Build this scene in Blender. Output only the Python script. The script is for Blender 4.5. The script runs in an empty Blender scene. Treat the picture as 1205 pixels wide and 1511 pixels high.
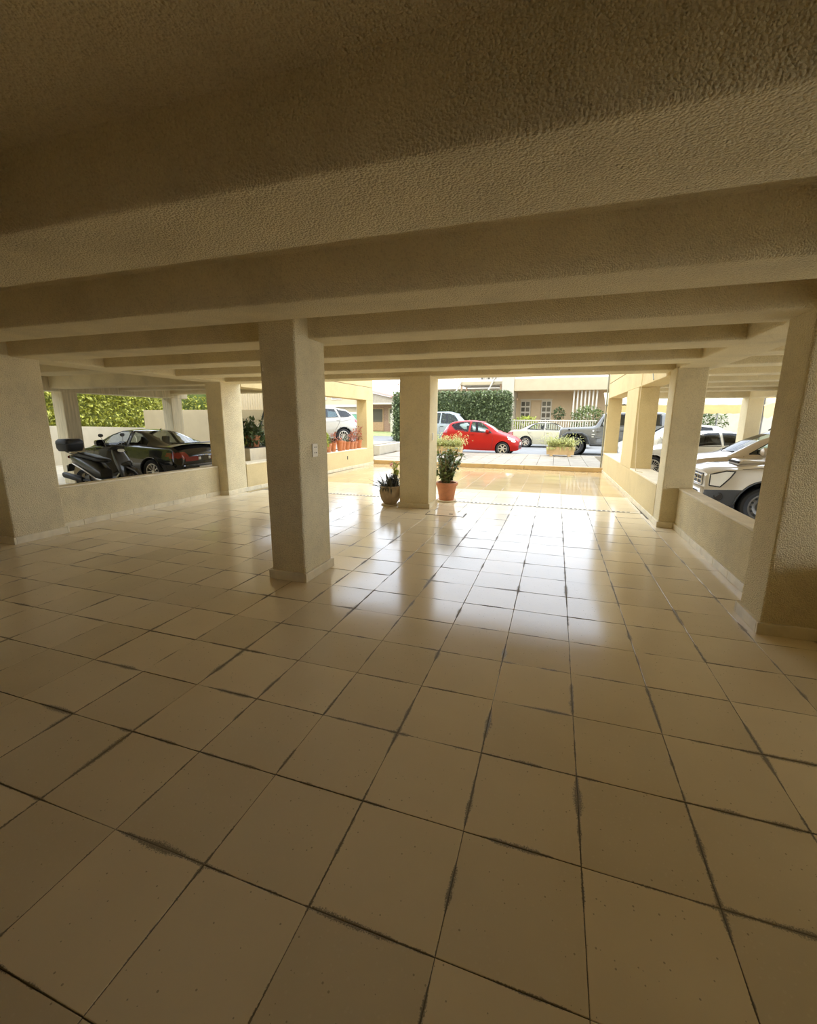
import bpy, math, random
import numpy as np
from mathutils import Vector, Matrix

rng = random.Random(7)
PI = math.pi
scn = bpy.context.scene
COL = scn.collection

# ------------------------------------------------------------------ camera, world, sun, exposure
CAM = (0.0, 0.0, 1.4605)
YAW, PITCH, ROLL, FPX = -0.3215, 0.2080, 0.0053, 639.6
def cam_axes():
    cy, sy, cp, sp = math.cos(YAW), math.sin(YAW), math.cos(PITCH), math.sin(PITCH)
    f = Vector((sy * cp, cy * cp, -sp)); r = Vector((cy, -sy, 0)); u = r.cross(f)
    cr, sr = math.cos(ROLL), math.sin(ROLL)
    return r * cr + u * sr, -r * sr + u * cr, f
cr_, cu_, cf_ = cam_axes()
cd = bpy.data.cameras.new('camera'); cam = bpy.data.objects.new('camera', cd); COL.objects.link(cam)
cam.matrix_world = Matrix(((cr_.x, cu_.x, -cf_.x, CAM[0]), (cr_.y, cu_.y, -cf_.y, CAM[1]), (cr_.z, cu_.z, -cf_.z, CAM[2]), (0, 0, 0, 1)))
cd.sensor_fit = 'HORIZONTAL'; cd.sensor_width = 36.0; cd.lens = 36.0 * FPX / 1205.0
cd.clip_start = 0.05; cd.clip_end = 500
scn.camera = cam
W = bpy.data.worlds.new('world'); scn.world = W; W.use_nodes = True
bg = W.node_tree.nodes['Background']; bg.inputs[0].default_value = (0.84, 0.93, 1.06, 1); bg.inputs[1].default_value = 1.15
sl = bpy.data.lights.new('sun', 'SUN'); sun = bpy.data.objects.new('sun', sl); COL.objects.link(sun)
sl.energy = 0.5; sl.angle = math.radians(2.0); sl.color = (1.0, 0.93, 0.80)
sun.location = (6, -10, 20)
sun.rotation_euler = Vector((-0.42, 0.72, -0.95)).to_track_quat('-Z', 'Y').to_euler()
vs = scn.view_settings
vs.view_transform = 'Standard'; vs.look = 'None'; vs.gamma = 1.0; vs.use_curve_mapping = False; vs.exposure = 1.84
scn.cycles.max_bounces = 16; scn.cycles.diffuse_bounces = 10; scn.cycles.glossy_bounces = 4; scn.cycles.transparent_max_bounces = 16
scn.cycles.use_denoising = True
scn.cycles.sample_clamp_indirect = 6.0

# ------------------------------------------------------------------ materials
MATS = {}
def nt(name):
    m = bpy.data.materials.new(name); m.use_nodes = True; MATS[name] = m
    t = m.node_tree; return m, t, t.nodes['Principled BSDF']
def lnk(t, a, ao, b, bi): t.links.new(a.outputs[ao], b.inputs[bi])
def node(t, typ, **kw):
    n = t.nodes.new(typ)
    for k, v in kw.items(): setattr(n, k, v)
    return n
def ramp(t, src, so, stops):
    r = node(t, 'ShaderNodeValToRGB'); e = r.color_ramp.elements
    while len(e) > 1: e.remove(e[-1])
    e[0].position, e[0].color = stops[0][0], (*stops[0][1], 1)
    for p, c in stops[1:]:
        q = e.new(p); q.color = (*c, 1)
    lnk(t, src, so, r, 0); return r
def math_(t, op, a, b=None, c=None, clamp=False):
    n = node(t, 'ShaderNodeMath', operation=op); n.use_clamp = clamp
    for i, v in enumerate((a, b, c)):
        if v is None: continue
        if isinstance(v, (int, float)): n.inputs[i].default_value = v
        else: t.links.new(v, n.inputs[i])
    return n.outputs[0]
def plain(name, col, rough=0.5, metal=0.0, var=0.0, scale=8.0, bump=0.0, bscale=60.0, coat=0.0, spec=0.5):
    m, t, b = nt(name)
    b.inputs['Roughness'].default_value = rough; b.inputs['Metallic'].default_value = metal
    b.inputs['Coat Weight'].default_value = coat; b.inputs['Coat Roughness'].default_value = 0.04
    b.inputs['Specular IOR Level'].default_value = spec
    g = node(t, 'ShaderNodeNewGeometry')
    n = node(t, 'ShaderNodeTexNoise'); n.inputs['Scale'].default_value = scale; n.inputs['Detail'].default_value = 4
    lnk(t, g, 'Position', n, 'Vector')
    v = max(var, 0.02)
    r = ramp(t, n, 0, [(0.3, tuple(c * (1 - v) for c in col)), (0.7, tuple(min(1, c * (1 + v)) for c in col))])
    lnk(t, r, 0, b, 'Base Color')
    if bump:
        n2 = node(t, 'ShaderNodeTexNoise'); n2.inputs['Scale'].default_value = bscale; n2.inputs['Detail'].default_value = 3
        lnk(t, g, 'Position', n2, 'Vector')
        bp = node(t, 'ShaderNodeBump'); bp.inputs['Strength'].default_value = 1.0; bp.inputs['Distance'].default_value = bump
        lnk(t, n2, 0, bp, 'Height'); lnk(t, bp, 0, b, 'Normal')
    return m
def stucco(name, col, bump=0.012, scale=80.0, stain=0.17):
    m, t, b = nt(name)
    b.inputs['Roughness'].default_value = 0.85; b.inputs['Specular IOR Level'].default_value = 0.2
    g = node(t, 'ShaderNodeNewGeometry')
    big = node(t, 'ShaderNodeTexNoise'); big.inputs['Scale'].default_value = 1.8; big.inputs['Detail'].default_value = 9; big.inputs['Roughness'].default_value = 0.65
    lnk(t, g, 'Position', big, 'Vector')
    r = ramp(t, big, 0, [(0.30, tuple(c * (1 - stain) for c in col)), (0.52, col), (0.75, tuple(min(1, c * (1 + stain * .4)) for c in col))])
    sp = node(t, 'ShaderNodeTexNoise'); sp.inputs['Scale'].default_value = scale; sp.inputs['Detail'].default_value = 6; sp.inputs['Roughness'].default_value = 0.62
    lnk(t, g, 'Position', sp, 'Vector')
    vo = node(t, 'ShaderNodeTexVoronoi', feature='F1'); vo.inputs['Scale'].default_value = scale * 1.5
    lnk(t, g, 'Position', vo, 'Vector')
    h = math_(t, 'SUBTRACT', sp.outputs[0], math_(t, 'MULTIPLY', vo.outputs['Distance'], 0.7))
    bp = node(t, 'ShaderNodeBump'); bp.inputs['Strength'].default_value = 1.0; bp.inputs['Distance'].default_value = bump
    t.links.new(h, bp.inputs['Height']); lnk(t, bp, 0, b, 'Normal')
    pit_shade = ramp(t, sp, 0, [(0.34, (0.72, 0.69, 0.64)), (0.50, (1, 1, 1))])  # pore shade put into the colour, dark where the relief is low
    mx = node(t, 'ShaderNodeMix', data_type='RGBA', blend_type='MULTIPLY'); mx.inputs[0].default_value = 0.45
    lnk(t, r, 0, mx, 6); lnk(t, pit_shade, 0, mx, 7); lnk(t, mx, 2, b, 'Base Color')
    return m
def tile_mat(name, col, rough, dirt=1.0, speck=1.0):
    m, t, b = nt(name)
    g = node(t, 'ShaderNodeNewGeometry'); uv = node(t, 'ShaderNodeUVMap'); uv.uv_map = 'UVMap'
    sx = node(t, 'ShaderNodeSeparateXYZ'); lnk(t, uv, 0, sx, 0)
    def edge(o): return math_(t, 'MINIMUM', o, math_(t, 'SUBTRACT', 1.0, o))
    d = math_(t, 'MULTIPLY', math_(t, 'MINIMUM', edge(sx.outputs[0]), edge(sx.outputs[1])), 0.4)
    # tone per tile + cloudy tone
    wn = node(t, 'ShaderNodeTexWhiteNoise', noise_dimensions='3D')
    sc = node(t, 'ShaderNodeVectorMath', operation='MULTIPLY_ADD')
    sc.inputs[1].default_value = (2.5, 2.5, 0); sc.inputs[2].default_value = (0.2163 * 2.5 + 40, -0.5014 * 2.5 + 40, 0.3)
    lnk(t, g, 'Position', sc, 0)
    fl = node(t, 'ShaderNodeVectorMath', operation='FLOOR'); lnk(t, sc, 0, fl, 0); lnk(t, fl, 0, wn, 0)
    n1 = node(t, 'ShaderNodeTexNoise'); n1.inputs['Scale'].default_value = 3.0; n1.inputs['Detail'].default_value = 5
    lnk(t, g, 'Position', n1, 'Vector')
    tone = math_(t, 'ADD', math_(t, 'MULTIPLY', wn.outputs[0], 0.55), math_(t, 'MULTIPLY', n1.outputs[0], 0.5))
    cr = node(t, 'ShaderNodeValToRGB'); e = cr.color_ramp.elements
    e[0].position = 0.1; e[0].color = (*[c * .86 for c in col], 1); e[1].position = 0.9; e[1].color = (*[min(1, c * 1.1) for c in col], 1)
    t.links.new(tone, cr.inputs[0])
    # chips of stone
    vo = node(t, 'ShaderNodeTexVoronoi'); vo.inputs['Scale'].default_value = 85; lnk(t, g, 'Position', vo, 'Vector')
    sepc = node(t, 'ShaderNodeSeparateColor'); lnk(t, vo, 'Color', sepc, 0)
    few = math_(t, 'GREATER_THAN', sepc.outputs[0], 0.88)
    dot = math_(t, 'MULTIPLY', few, math_(t, 'LESS_THAN', vo.outputs['Distance'], math_(t, 'MULTIPLY', sepc.outputs[1], 0.28)))
    few2 = math_(t, 'LESS_THAN', sepc.outputs[0], 0.16)
    dot2 = math_(t, 'MULTIPLY', few2, math_(t, 'LESS_THAN', vo.outputs['Distance'], 0.36))
    m1 = node(t, 'ShaderNodeMix', data_type='RGBA'); t.links.new(math_(t, 'MULTIPLY', dot, 0.5 * speck), m1.inputs[0]); lnk(t, cr, 0, m1, 6); m1.inputs[7].default_value = (0.16, 0.12, 0.07, 1)
    m2 = node(t, 'ShaderNodeMix', data_type='RGBA'); t.links.new(math_(t, 'MULTIPLY', dot2, 0.30 * speck), m2.inputs[0]); lnk(t, m1, 2, m2, 6); m2.inputs[7].default_value = (0.78, 0.68, 0.50, 1)
    # dirt caught along the joints
    nb = node(t, 'ShaderNodeTexNoise'); nb.inputs['Scale'].default_value = 3.6; nb.inputs['Detail'].default_value = 5; lnk(t, g, 'Position', nb, 'Vector')
    nf = node(t, 'ShaderNodeTexNoise'); nf.inputs['Scale'].default_value = 190; nf.inputs['Detail'].default_value = 4; nf.inputs['Roughness'].default_value = .7; lnk(t, g, 'Position', nf, 'Vector')
    width = math_(t, 'MULTIPLY', math_(t, 'POWER', math_(t, 'MULTIPLY', math_(t, 'SUBTRACT', nb.outputs[0], 0.44), 4.2, clamp=True), 1.4), 0.036)
    width = math_(t, 'ADD', width, 0.0016)
    rel = math_(t, 'DIVIDE', d, width)
    near = math_(t, 'SUBTRACT', 1.0, rel, clamp=True)
    thr = math_(t, 'MULTIPLY', math_(t, 'ADD', math_(t, 'MULTIPLY', math_(t, 'SUBTRACT', nf.outputs[0], 0.5), 5.0), math_(t, 'MULTIPLY', math_(t, 'SUBTRACT', near, 0.42), 2.6)), 1.2, clamp=True)
    mask = math_(t, 'MULTIPLY', math_(t, 'MULTIPLY', thr, math_(t, 'GREATER_THAN', near, 0.001)), 0.8 * dirt)
    m3 = node(t, 'ShaderNodeMix', data_type='RGBA'); t.links.new(mask, m3.inputs[0]); lnk(t, m2, 2, m3, 6); m3.inputs[7].default_value = (0.12, 0.10, 0.065, 1)
    lnk(t, m3, 2, b, 'Base Color')
    nr = node(t, 'ShaderNodeTexNoise'); nr.inputs['Scale'].default_value = 2.2; nr.inputs['Detail'].default_value = 7; nr.inputs['Roughness'].default_value = .7; lnk(t, g, 'Position', nr, 'Vector')
    rr = math_(t, 'ADD', rough * 0.55, math_(t, 'MULTIPLY', nr.outputs[0], rough * 0.9))
    rr = math_(t, 'ADD', rr, math_(t, 'MULTIPLY', mask, 0.5))
    t.links.new(rr, b.inputs['Roughness'])
    b.inputs['Specular IOR Level'].default_value = 0.5
    nw = node(t, 'ShaderNodeTexNoise'); nw.inputs['Scale'].default_value = 9; nw.inputs['Detail'].default_value = 3; lnk(t, g, 'Position', nw, 'Vector')
    bp = node(t, 'ShaderNodeBump'); bp.inputs['Strength'].default_value = 0.35; bp.inputs['Distance'].default_value = 0.0012
    lnk(t, nw, 0, bp, 'Height'); lnk(t, bp, 0, b, 'Normal')
    return m
def glass_mat(name, tint, refl=1.0):
    m, t, b = nt(name); t.nodes.remove(b)
    out = t.nodes['Material Output']
    tr = node(t, 'ShaderNodeBsdfTransparent'); tr.inputs[0].default_value = (*tint, 1)
    gl = node(t, 'ShaderNodeBsdfGlossy'); gl.inputs[1].default_value = 0.02
    fr = node(t, 'ShaderNodeFresnel'); fr.inputs[0].default_value = 1.5
    mx = node(t, 'ShaderNodeMixShader'); t.links.new(math_(t, 'MULTIPLY', fr.outputs[0], refl, clamp=True), mx.inputs[0])
    lnk(t, tr, 0, mx, 1); lnk(t, gl, 0, mx, 2); lnk(t, mx, 0, out, 0)
    return m
def wood_concrete(name, col):
    m, t, b = nt(name); b.inputs['Roughness'].default_value = 0.9
    g = node(t, 'ShaderNodeNewGeometry'); mp = node(t, 'ShaderNodeMapping'); mp.inputs['Scale'].default_value = (16, 16, 1.2)
    lnk(t, g, 'Position', mp, 0)
    n = node(t, 'ShaderNodeTexNoise'); n.inputs['Scale'].default_value = 1.8; n.inputs['Detail'].default_value = 5; lnk(t, mp, 0, n, 'Vector')
    r = ramp(t, n, 0, [(0.3, tuple(c * .72 for c in col)), (0.7, col)]); lnk(t, r, 0, b, 'Base Color')
    bp = node(t, 'ShaderNodeBump'); bp.inputs['Distance'].default_value = 0.004; lnk(t, n, 0, bp, 'Height'); lnk(t, bp, 0, b, 'Normal')
    return m
def leaf_mat(name, col, var=0.35):
    m, t, b = nt(name); b.inputs['Roughness'].default_value = 0.45
    g = node(t, 'ShaderNodeNewGeometry')
    r = ramp(t, g, 'Random Per Island', [(0.0, tuple(c * (1 - var) for c in col)), (0.5, col), (1.0, tuple(min(1, c * (1 + var)) for c in col))])
    lnk(t, r, 0, b, 'Base Color')
    tl = node(t, 'ShaderNodeBsdfTranslucent'); lnk(t, r, 0, tl, 0)
    mx = node(t, 'ShaderNodeMixShader'); mx.inputs[0].default_value = 0.3
    lnk(t, b, 0, mx, 1); lnk(t, tl, 0, mx, 2); lnk(t, mx, 0, t.nodes['Material Output'], 0)
    return m

CREAM = (0.86, 0.745, 0.475)
M = MATS
stucco('stucco', CREAM)
stucco('stucco_fine', (0.86, 0.745, 0.475), bump=0.003, scale=85, stain=0.08)
stucco('court_wall', (0.66, 0.53, 0.285), bump=0.003, scale=80, stain=0.10)
plain('sill', (0.78, 0.69, 0.50), 0.6, var=0.08, scale=5)
plain('skirting', (0.72, 0.64, 0.45), 0.38, var=0.12, scale=7)
plain('groove', (0.22, 0.17, 0.10), 0.9)
wood_concrete('board_concrete', (0.70, 0.61, 0.41))
tile_mat('tile', (0.76, 0.645, 0.435), 0.15)
tile_mat('tile_court', (0.58, 0.43, 0.22), 0.08, dirt=0.4, speck=0.6)
plain('grout', (0.15, 0.12, 0.08), 0.9, var=0.85, scale=3.5)
plain('concrete_ground', (0.46, 0.40, 0.30), 0.9, var=0.15, scale=3, bump=0.002)
plain('asphalt', (0.21, 0.207, 0.20), 0.9, var=0.12, scale=2, bump=0.003)
plain('paver', (0.28, 0.24, 0.18), 0.8, var=0.15, scale=4, bump=0.002)
plain('step_stone', (0.50, 0.34, 0.155), 0.5, var=0.1, scale=6)
plain('white_wall', (0.46, 0.41, 0.31), 0.8, var=0.06, scale=3)
plain('pale_wall', (0.44, 0.36, 0.225), 0.8, var=0.05, scale=2)
plain('house_wall', (0.55, 0.42, 0.26), 0.8, var=0.04, scale=2)
plain('white_paint', (0.58, 0.53, 0.43), 0.5)
plain('plastic_white', (0.80, 0.74, 0.60), 0.35)
plain('hole', (0.02, 0.016, 0.012), 0.7)
plain('green_door', (0.16, 0.36, 0.22), 0.6)
plain('brown_wall', (0.30, 0.19, 0.13), 0.7, var=0.15)
plain('brown_wood', (0.38, 0.24, 0.13), 0.6, var=0.1)
plain('pink_roof', (0.72, 0.36, 0.32), 0.7, var=0.1, scale=10)
plain('grey_roof', (0.36, 0.31, 0.24), 0.7, var=0.1, scale=6)
plain('grass', (0.32, 0.36, 0.14), 0.9, var=0.3, scale=3, bump=0.03, bscale=20)
plain('terracotta', (0.52, 0.21, 0.10), 0.65, var=0.1, scale=14)
plain('terracotta_bright', (0.52, 0.19, 0.075), 0.65, var=0.1, scale=14)
plain('clay_beige', (0.42, 0.32, 0.19), 0.7, var=0.2, scale=12)
plain('planter_stone', (0.56, 0.39, 0.20), 0.75, var=0.1, scale=8)
plain('planter_white', (0.72, 0.64, 0.47), 0.6, var=0.06)
plain('soil', (0.06, 0.045, 0.03), 0.95)
plain('awning_cream', (0.5, 0.44, 0.30), 0.8, var=0.06, scale=2)
plain('awning_ochre', (0.50, 0.34, 0.13), 0.8, var=0.08, scale=2)
plain('awning_orange', (0.62, 0.42, 0.21), 0.8, var=0.1, scale=2)
plain('pipe_grey', (0.30, 0.30, 0.24), 0.4, metal=0.3)
plain('corrugated', (0.62, 0.54, 0.40), 0.5, metal=0.2)
plain('cable_black', (0.02, 0.02, 0.02), 0.5)
plain('wire_cream', (0.75, 0.62, 0.38), 0.5)
plain('bark', (0.20, 0.13, 0.07), 0.9)
plain('stem', (0.22, 0.17, 0.08), 0.8)
leaf_mat('leaf_dark', (0.085, 0.12, 0.045)); leaf_mat('leaf_mid', (0.17, 0.22, 0.07)); plain('leaf_core', (0.22, 0.24, 0.05), .8, var=.4, scale=7, bump=.05, bscale=9); leaf_mat('leaf_jade', (0.23, 0.28, 0.10), .45); leaf_mat('leaf_hedge', (0.15, 0.185, 0.075), .5)
leaf_mat('leaf_sunny', (0.46, 0.46, 0.09), .4); leaf_mat('leaf_pale', (0.46, 0.46, 0.17), .35); leaf_mat('leaf_grey', (0.10, 0.10, 0.07), .4)
leaf_mat('leaf_red', (0.42, 0.14, 0.07), .4); leaf_mat('leaf_lime', (0.42, 0.46, 0.08), .35); leaf_mat('petal_pink', (0.70, 0.25, 0.30)); leaf_mat('petal_white', (0.8, 0.74, 0.6), .1)
plain('paint_red', (0.31, 0.008, 0.004), 0.4, coat=0.12, spec=0.2)
plain('paint_black', (0.010, 0.010, 0.010), 0.18, coat=1.0)
plain('paint_white', (0.58, 0.55, 0.47), 0.3, coat=0.8)
plain('paint_cream', (0.42, 0.385, 0.27), 0.3, coat=0.8)
plain('paint_silver', (0.52, 0.47, 0.38), 0.28, metal=0.35, coat=0.8)
plain('paint_beige', (0.60, 0.50, 0.36), 0.3, metal=0.2, coat=0.8)
plain('paint_pearl', (0.38, 0.355, 0.30), 0.3, metal=0.2, coat=0.8)
plain('paint_grey', (0.13, 0.13, 0.12), 0.3, metal=0.2, coat=0.8)
plain('paint_bluegrey', (0.26, 0.30, 0.30), 0.3, metal=0.3, coat=0.8)
plain('black_plastic', (0.018, 0.018, 0.018), 0.5)
plain('grey_plastic', (0.055, 0.058, 0.06), 0.5)
plain('scooter_grey', (0.05, 0.05, 0.045), 0.35, metal=0.3, coat=0.4)
plain('seat_black', (0.014, 0.013, 0.012), 0.45)
plain('rubber', (0.016, 0.016, 0.016), 0.8)
plain('alloy', (0.62, 0.58, 0.50), 0.3, metal=0.8)
plain('steel_dark', (0.16, 0.15, 0.13), 0.45, metal=0.6)
plain('chrome', (0.75, 0.72, 0.66), 0.12, metal=1.0)
plain('interior', (0.05, 0.045, 0.04), 0.8)
plain('lamp_red', (0.25, 0.02, 0.015), 0.15, coat=1.0)
plain('lamp_clear', (0.85, 0.85, 0.80), 0.10, metal=0.1, coat=1.0)
plain('lamp_amber', (0.75, 0.32, 0.05), 0.2, coat=1.0)
plain('plate_white', (0.8, 0.78, 0.68), 0.4)
glass_mat('glass', (0.62, 0.68, 0.62)); glass_mat('glass_clear', (0.84, 0.88, 0.82), .6); glass_mat('glass_dark', (0.10, 0.10, 0.09)); glass_mat('glass_blue', (0.45, 0.62, 0.80), 1.3)
plain('pane_dark', (0.10, 0.09, 0.07), 0.08)

# ------------------------------------------------------------------ mesh builder
class MB:
    def __init__(s): s.v = []; s.f = []; s.uv = None
    def add(s, vs, fs):
        k = len(s.v); s.v += [tuple(q) for q in vs]; s.f += [tuple(i + k for i in f) for f in fs]; return s
    def box(s, x0, x1, y0, y1, z0, z1):
        return s.add([(x0, y0, z0), (x1, y0, z0), (x1, y1, z0), (x0, y1, z0), (x0, y0, z1), (x1, y0, z1), (x1, y1, z1), (x0, y1, z1)],
                     [(3, 2, 1, 0), (4, 5, 6, 7), (0, 1, 5, 4), (1, 2, 6, 5), (2, 3, 7, 6), (3, 0, 4, 7)])
    def prism(s, poly, axis, a, b):
        """poly in the other two axes (in x,y,z order), extruded along axis a..b"""
        n = len(poly)
        def mk(p, q):
            l = list(p); l.insert(axis, q); return tuple(l)
        vs = [mk(p, a) for p in poly] + [mk(p, b) for p in poly]
        return s.add(vs, [tuple(range(n))[::-1], tuple(range(n, 2 * n))] + [(i, (i + 1) % n, n + (i + 1) % n, n + i) for i in range(n)])
    def tube(s, pts, r, n=8, caps=True):
        pts = [Vector(p) for p in pts]; m = len(pts)
        rs = r if isinstance(r, (list, tuple)) else [r] * m
        vs = []; up = Vector((0, 0, 1))
        for i, p in enumerate(pts):
            d = (pts[min(i + 1, m - 1)] - pts[max(i - 1, 0)]).normalized()
            if abs(d.dot(up)) > 0.95: up = Vector((1, 0, 0)) if abs(d.x) < .9 else Vector((0, 1, 0))
            a = d.cross(up).normalized(); b = a.cross(d).normalized()
            for k in range(n):
                t = 2 * PI * k / n; vs.append(p + (a * math.cos(t) + b * math.sin(t)) * rs[i])
        fs = []
        for i in range(m - 1):
            for k in range(n):
                fs.append((i * n + k, i * n + (k + 1) % n, (i + 1) * n + (k + 1) % n, (i + 1) * n + k))
        if caps: fs += [tuple(range(n))[::-1], tuple(range((m - 1) * n, m * n))]
        return s.add(vs, fs)
    def lathe(s, prof, n=20, c=(0, 0, 0), axis='z'):
        vs = []
        for r, h in prof:
            for k in range(n):
                t = 2 * PI * k / n; a, b = r * math.cos(t), r * math.sin(t)
                q = (a, b, h) if axis == 'z' else ((a, h, b) if axis == 'y' else (h, a, b))
                vs.append((c[0] + q[0], c[1] + q[1], c[2] + q[2]))
        fs = []
        for i in range(len(prof) - 1):
            for k in range(n):
                fs.append((i * n + k, i * n + (k + 1) % n, (i + 1) * n + (k + 1) % n, (i + 1) * n + k))
        return s.add(vs, fs)
    def loft(s, secs, n=14, e=2.6, caps=True):
        """secs: (centre, side half vector, up half vector); superellipse rings"""
        vs = []; m = len(secs)
        for c, a, b in secs:
            c, a, b = Vector(c), Vector(a), Vector(b)
            for k in range(n):
                t = 2 * PI * k / n; cc, ss = math.cos(t), math.sin(t)
                vs.append(c + a * (abs(cc) ** (2 / e) * (1 if cc >= 0 else -1)) + b * (abs(ss) ** (2 / e) * (1 if ss >= 0 else -1)))
        fs = []
        for i in range(m - 1):
            for k in range(n):
                fs.append((i * n + k, i * n + (k + 1) % n, (i + 1) * n + (k + 1) % n, (i + 1) * n + k))
        if caps: fs += [tuple(range(n))[::-1], tuple(range((m - 1) * n, m * n))]
        return s.add(vs, fs)
    def leaf(s, p, d, up, L, w, curl=0.15):
        p = Vector(p); d = Vector(d).normalized(); sd = d.cross(Vector(up))
        if sd.length < 1e-3: sd = d.cross(Vector((1, 0, 0.3)))
        sd.normalize(); nn = sd.cross(d)
        mid = p + d * (L * .5) + nn * (L * curl * .6); tip = p + d * L - nn * (L * curl)
        return s.add([p, mid + sd * (w / 2) + nn * (w * .12), tip, mid - sd * (w / 2) + nn * (w * .12), mid], [(0, 4, 1), (4, 2, 1), (0, 3, 4), (4, 3, 2)])
    def build(s, name, mat, parent=None, smooth=False, bevel=0.0, seg=2, loc=None):
        me = bpy.data.meshes.new(name); me.from_pydata(s.v, [], s.f)
        me.materials.append(M[mat])
        if s.uv is not None:
            u = me.uv_layers.new(name='UVMap'); u.data.foreach_set('uv', np.asarray(s.uv, 'f').ravel())
        if smooth:
            me.polygons.foreach_set('use_smooth', [True] * len(me.polygons))
        me.update()
        o = bpy.data.objects.new(name, me); COL.objects.link(o)
        if parent is not None: o.parent = parent
        if loc is not None: o.location = loc
        if smooth:
            md = o.modifiers.new('sm', 'EDGE_SPLIT'); md.split_angle = math.radians(40)
        if bevel:
            md = o.modifiers.new('bev', 'BEVEL'); md.width = bevel; md.segments = seg; md.limit_method = 'ANGLE'; md.angle_limit = math.radians(50)
        return o
def tag(o, label=None, cat=None, group=None, kind=None):
    if label: o['label'] = label
    if cat: o['category'] = cat
    if group: o['group'] = group
    if kind: o['kind'] = kind
    return o
def thing(name, label, cat, loc=(0, 0, 0), rz=0.0, group=None, kind=None):
    o = bpy.data.objects.new(name, None); COL.objects.link(o); o.empty_display_size = 0.1
    o.location = loc; o.rotation_euler = (0, 0, rz)
    return tag(o, label, cat, group, kind)
def copy_part(src, parent, loc=None, rot=None):
    c = src.copy(); COL.objects.link(c); c.parent = parent
    if loc is not None: c.location = loc
    if rot is not None: c.rotation_euler = rot
    return c

# ------------------------------------------------------------------ structure
ZB, ZS = 2.15, 2.41           # underside of ribs, underside of slab
COURT = 7.42                  # edge of the building over the hall
def col_(name, x0, x1, y0, y1, z1, label, plinth=True, mat='stucco', z0=0.0):
    t = thing(name, label, 'column', ((x0 + x1) / 2, (y0 + y1) / 2, z0), kind='structure')
    hx, hy = (x1 - x0) / 2, (y1 - y0) / 2
    MB().box(-hx, hx, -hy, hy, 0, z1 - z0).build('shaft', mat, t, bevel=0.018, seg=3)
    if plinth:
        q = 0.022
        for (a, b, c, d) in ((-hx - q, hx + q, -hy - q, -hy + .004), (-hx - q, hx + q, hy - .004, hy + q), (-hx - q, -hx + .004, -hy + .004, hy - .004), (hx - .004, hx + q, -hy + .004, hy - .004)):
            MB().box(a, b, c, d, 0, 0.085).build('plinth_slab', 'skirting', t, bevel=0.004)
    return t
c_mid = col_('column', -2.44, -2.085, 3.28, 3.77, ZS, 'free-standing stuccoed column with a white socket plate on its side')
c_far = col_('column', -2.47, -1.95, 6.92, 7.42, ZB + .02, 'wide stuccoed column between the aloe pot and the jade plant')
c_la = col_('column', -6.38, -5.97, 3.22, 3.80, ZB + .02, 'stuccoed column at the end of the low wall before the scooter')
c_l2 = col_('column', -6.38, -6.02, 6.88, 7.44, ZB + .02, 'stuccoed column beside the black coupe\'s tail')
c_r1 = col_('column', 1.46, 1.92, 3.47, 3.84, ZB + .02, 'stained stuccoed column beside the off-road pickup\'s front wheel')
c_r2 = col_('column', 1.46, 1.83, 6.78, 7.15, ZB + .02, 'stuccoed column with a faint round mark beside the pickup\'s grille')
mk = MB(); mk.lathe([(0.10, 0), (0.105, .002), (0.11, 0)], 32, (0, -0.186, 1.22), 'y'); mk.build('round_mark', 'stucco_fine', c_r2)
for nm, x0, x1 in (('column', -6.38, -5.97), ('column', 1.46, 1.92)):
    col_(nm, x0, x1, -0.35, 0.10, ZB + .02, 'stuccoed column in the unlit back row beyond the %s side wall' % ('scooter' if x0 < 0 else 'pickup'))
# socket plates
sp = MB().box(0, .012, -.045, .045, -.06, .06).build('socket_plate', 'plastic_white', None, bevel=.004)
sp.location = (-2.084, 3.52, 1.19); tag(sp, 'white double socket plate on the free-standing column', 'socket')
for dz in (-.022, .028):
    for dy in (-.012, .012):
        MB().lathe([(0.0, .0125), (.006, .0125), (.006, .0135), (0, .0135)], 8, (0, dy, dz), 'x').build('socket_hole', 'hole', sp)
sw = MB().box(0, .010, -.035, .035, -.06, .06).build('switch_plate', 'plastic_white', None, bevel=.003)
sw.location = (-1.949, 7.10, 1.20); tag(sw, 'slim white switch plate on the wide column by the jade plant', 'switch')
MB().box(.009, .015, -.014, .014, -.03, .03).build('rocker', 'plastic_white', sw, bevel=.002)

# ceiling
ce = thing('ceiling', 'rough sprayed cream ceiling with deep cross ribs', 'ceiling', (0, 0, ZS), kind='structure')
def cpart(name, x0, x1, y0, y1, z0, z1, mat='stucco', bev=0.02): return MB().box(x0, x1, y0, y1, z0 - ZS, z1 - ZS).build(name, mat, ce, bevel=bev, seg=3)
cpart('slab', -12.0, 7.2, -3.6, COURT, ZS, ZS + .3, bev=0)
RIBS = [0.12, 1.25, 2.42, 3.49, 4.62, 5.83, 6.98]
for y in [-1.0, -2.1] + RIBS: cpart('rib', -6.0, 1.5, y, y + (0.47 if y < 2 else .42), ZB, ZS + .02)
cpart('edge_beam', -6.42, -5.98, -3.5, COURT, ZB, ZS + .02); cpart('edge_beam', 1.48, 1.94, -3.5, COURT, ZB, ZS + .02)
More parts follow.
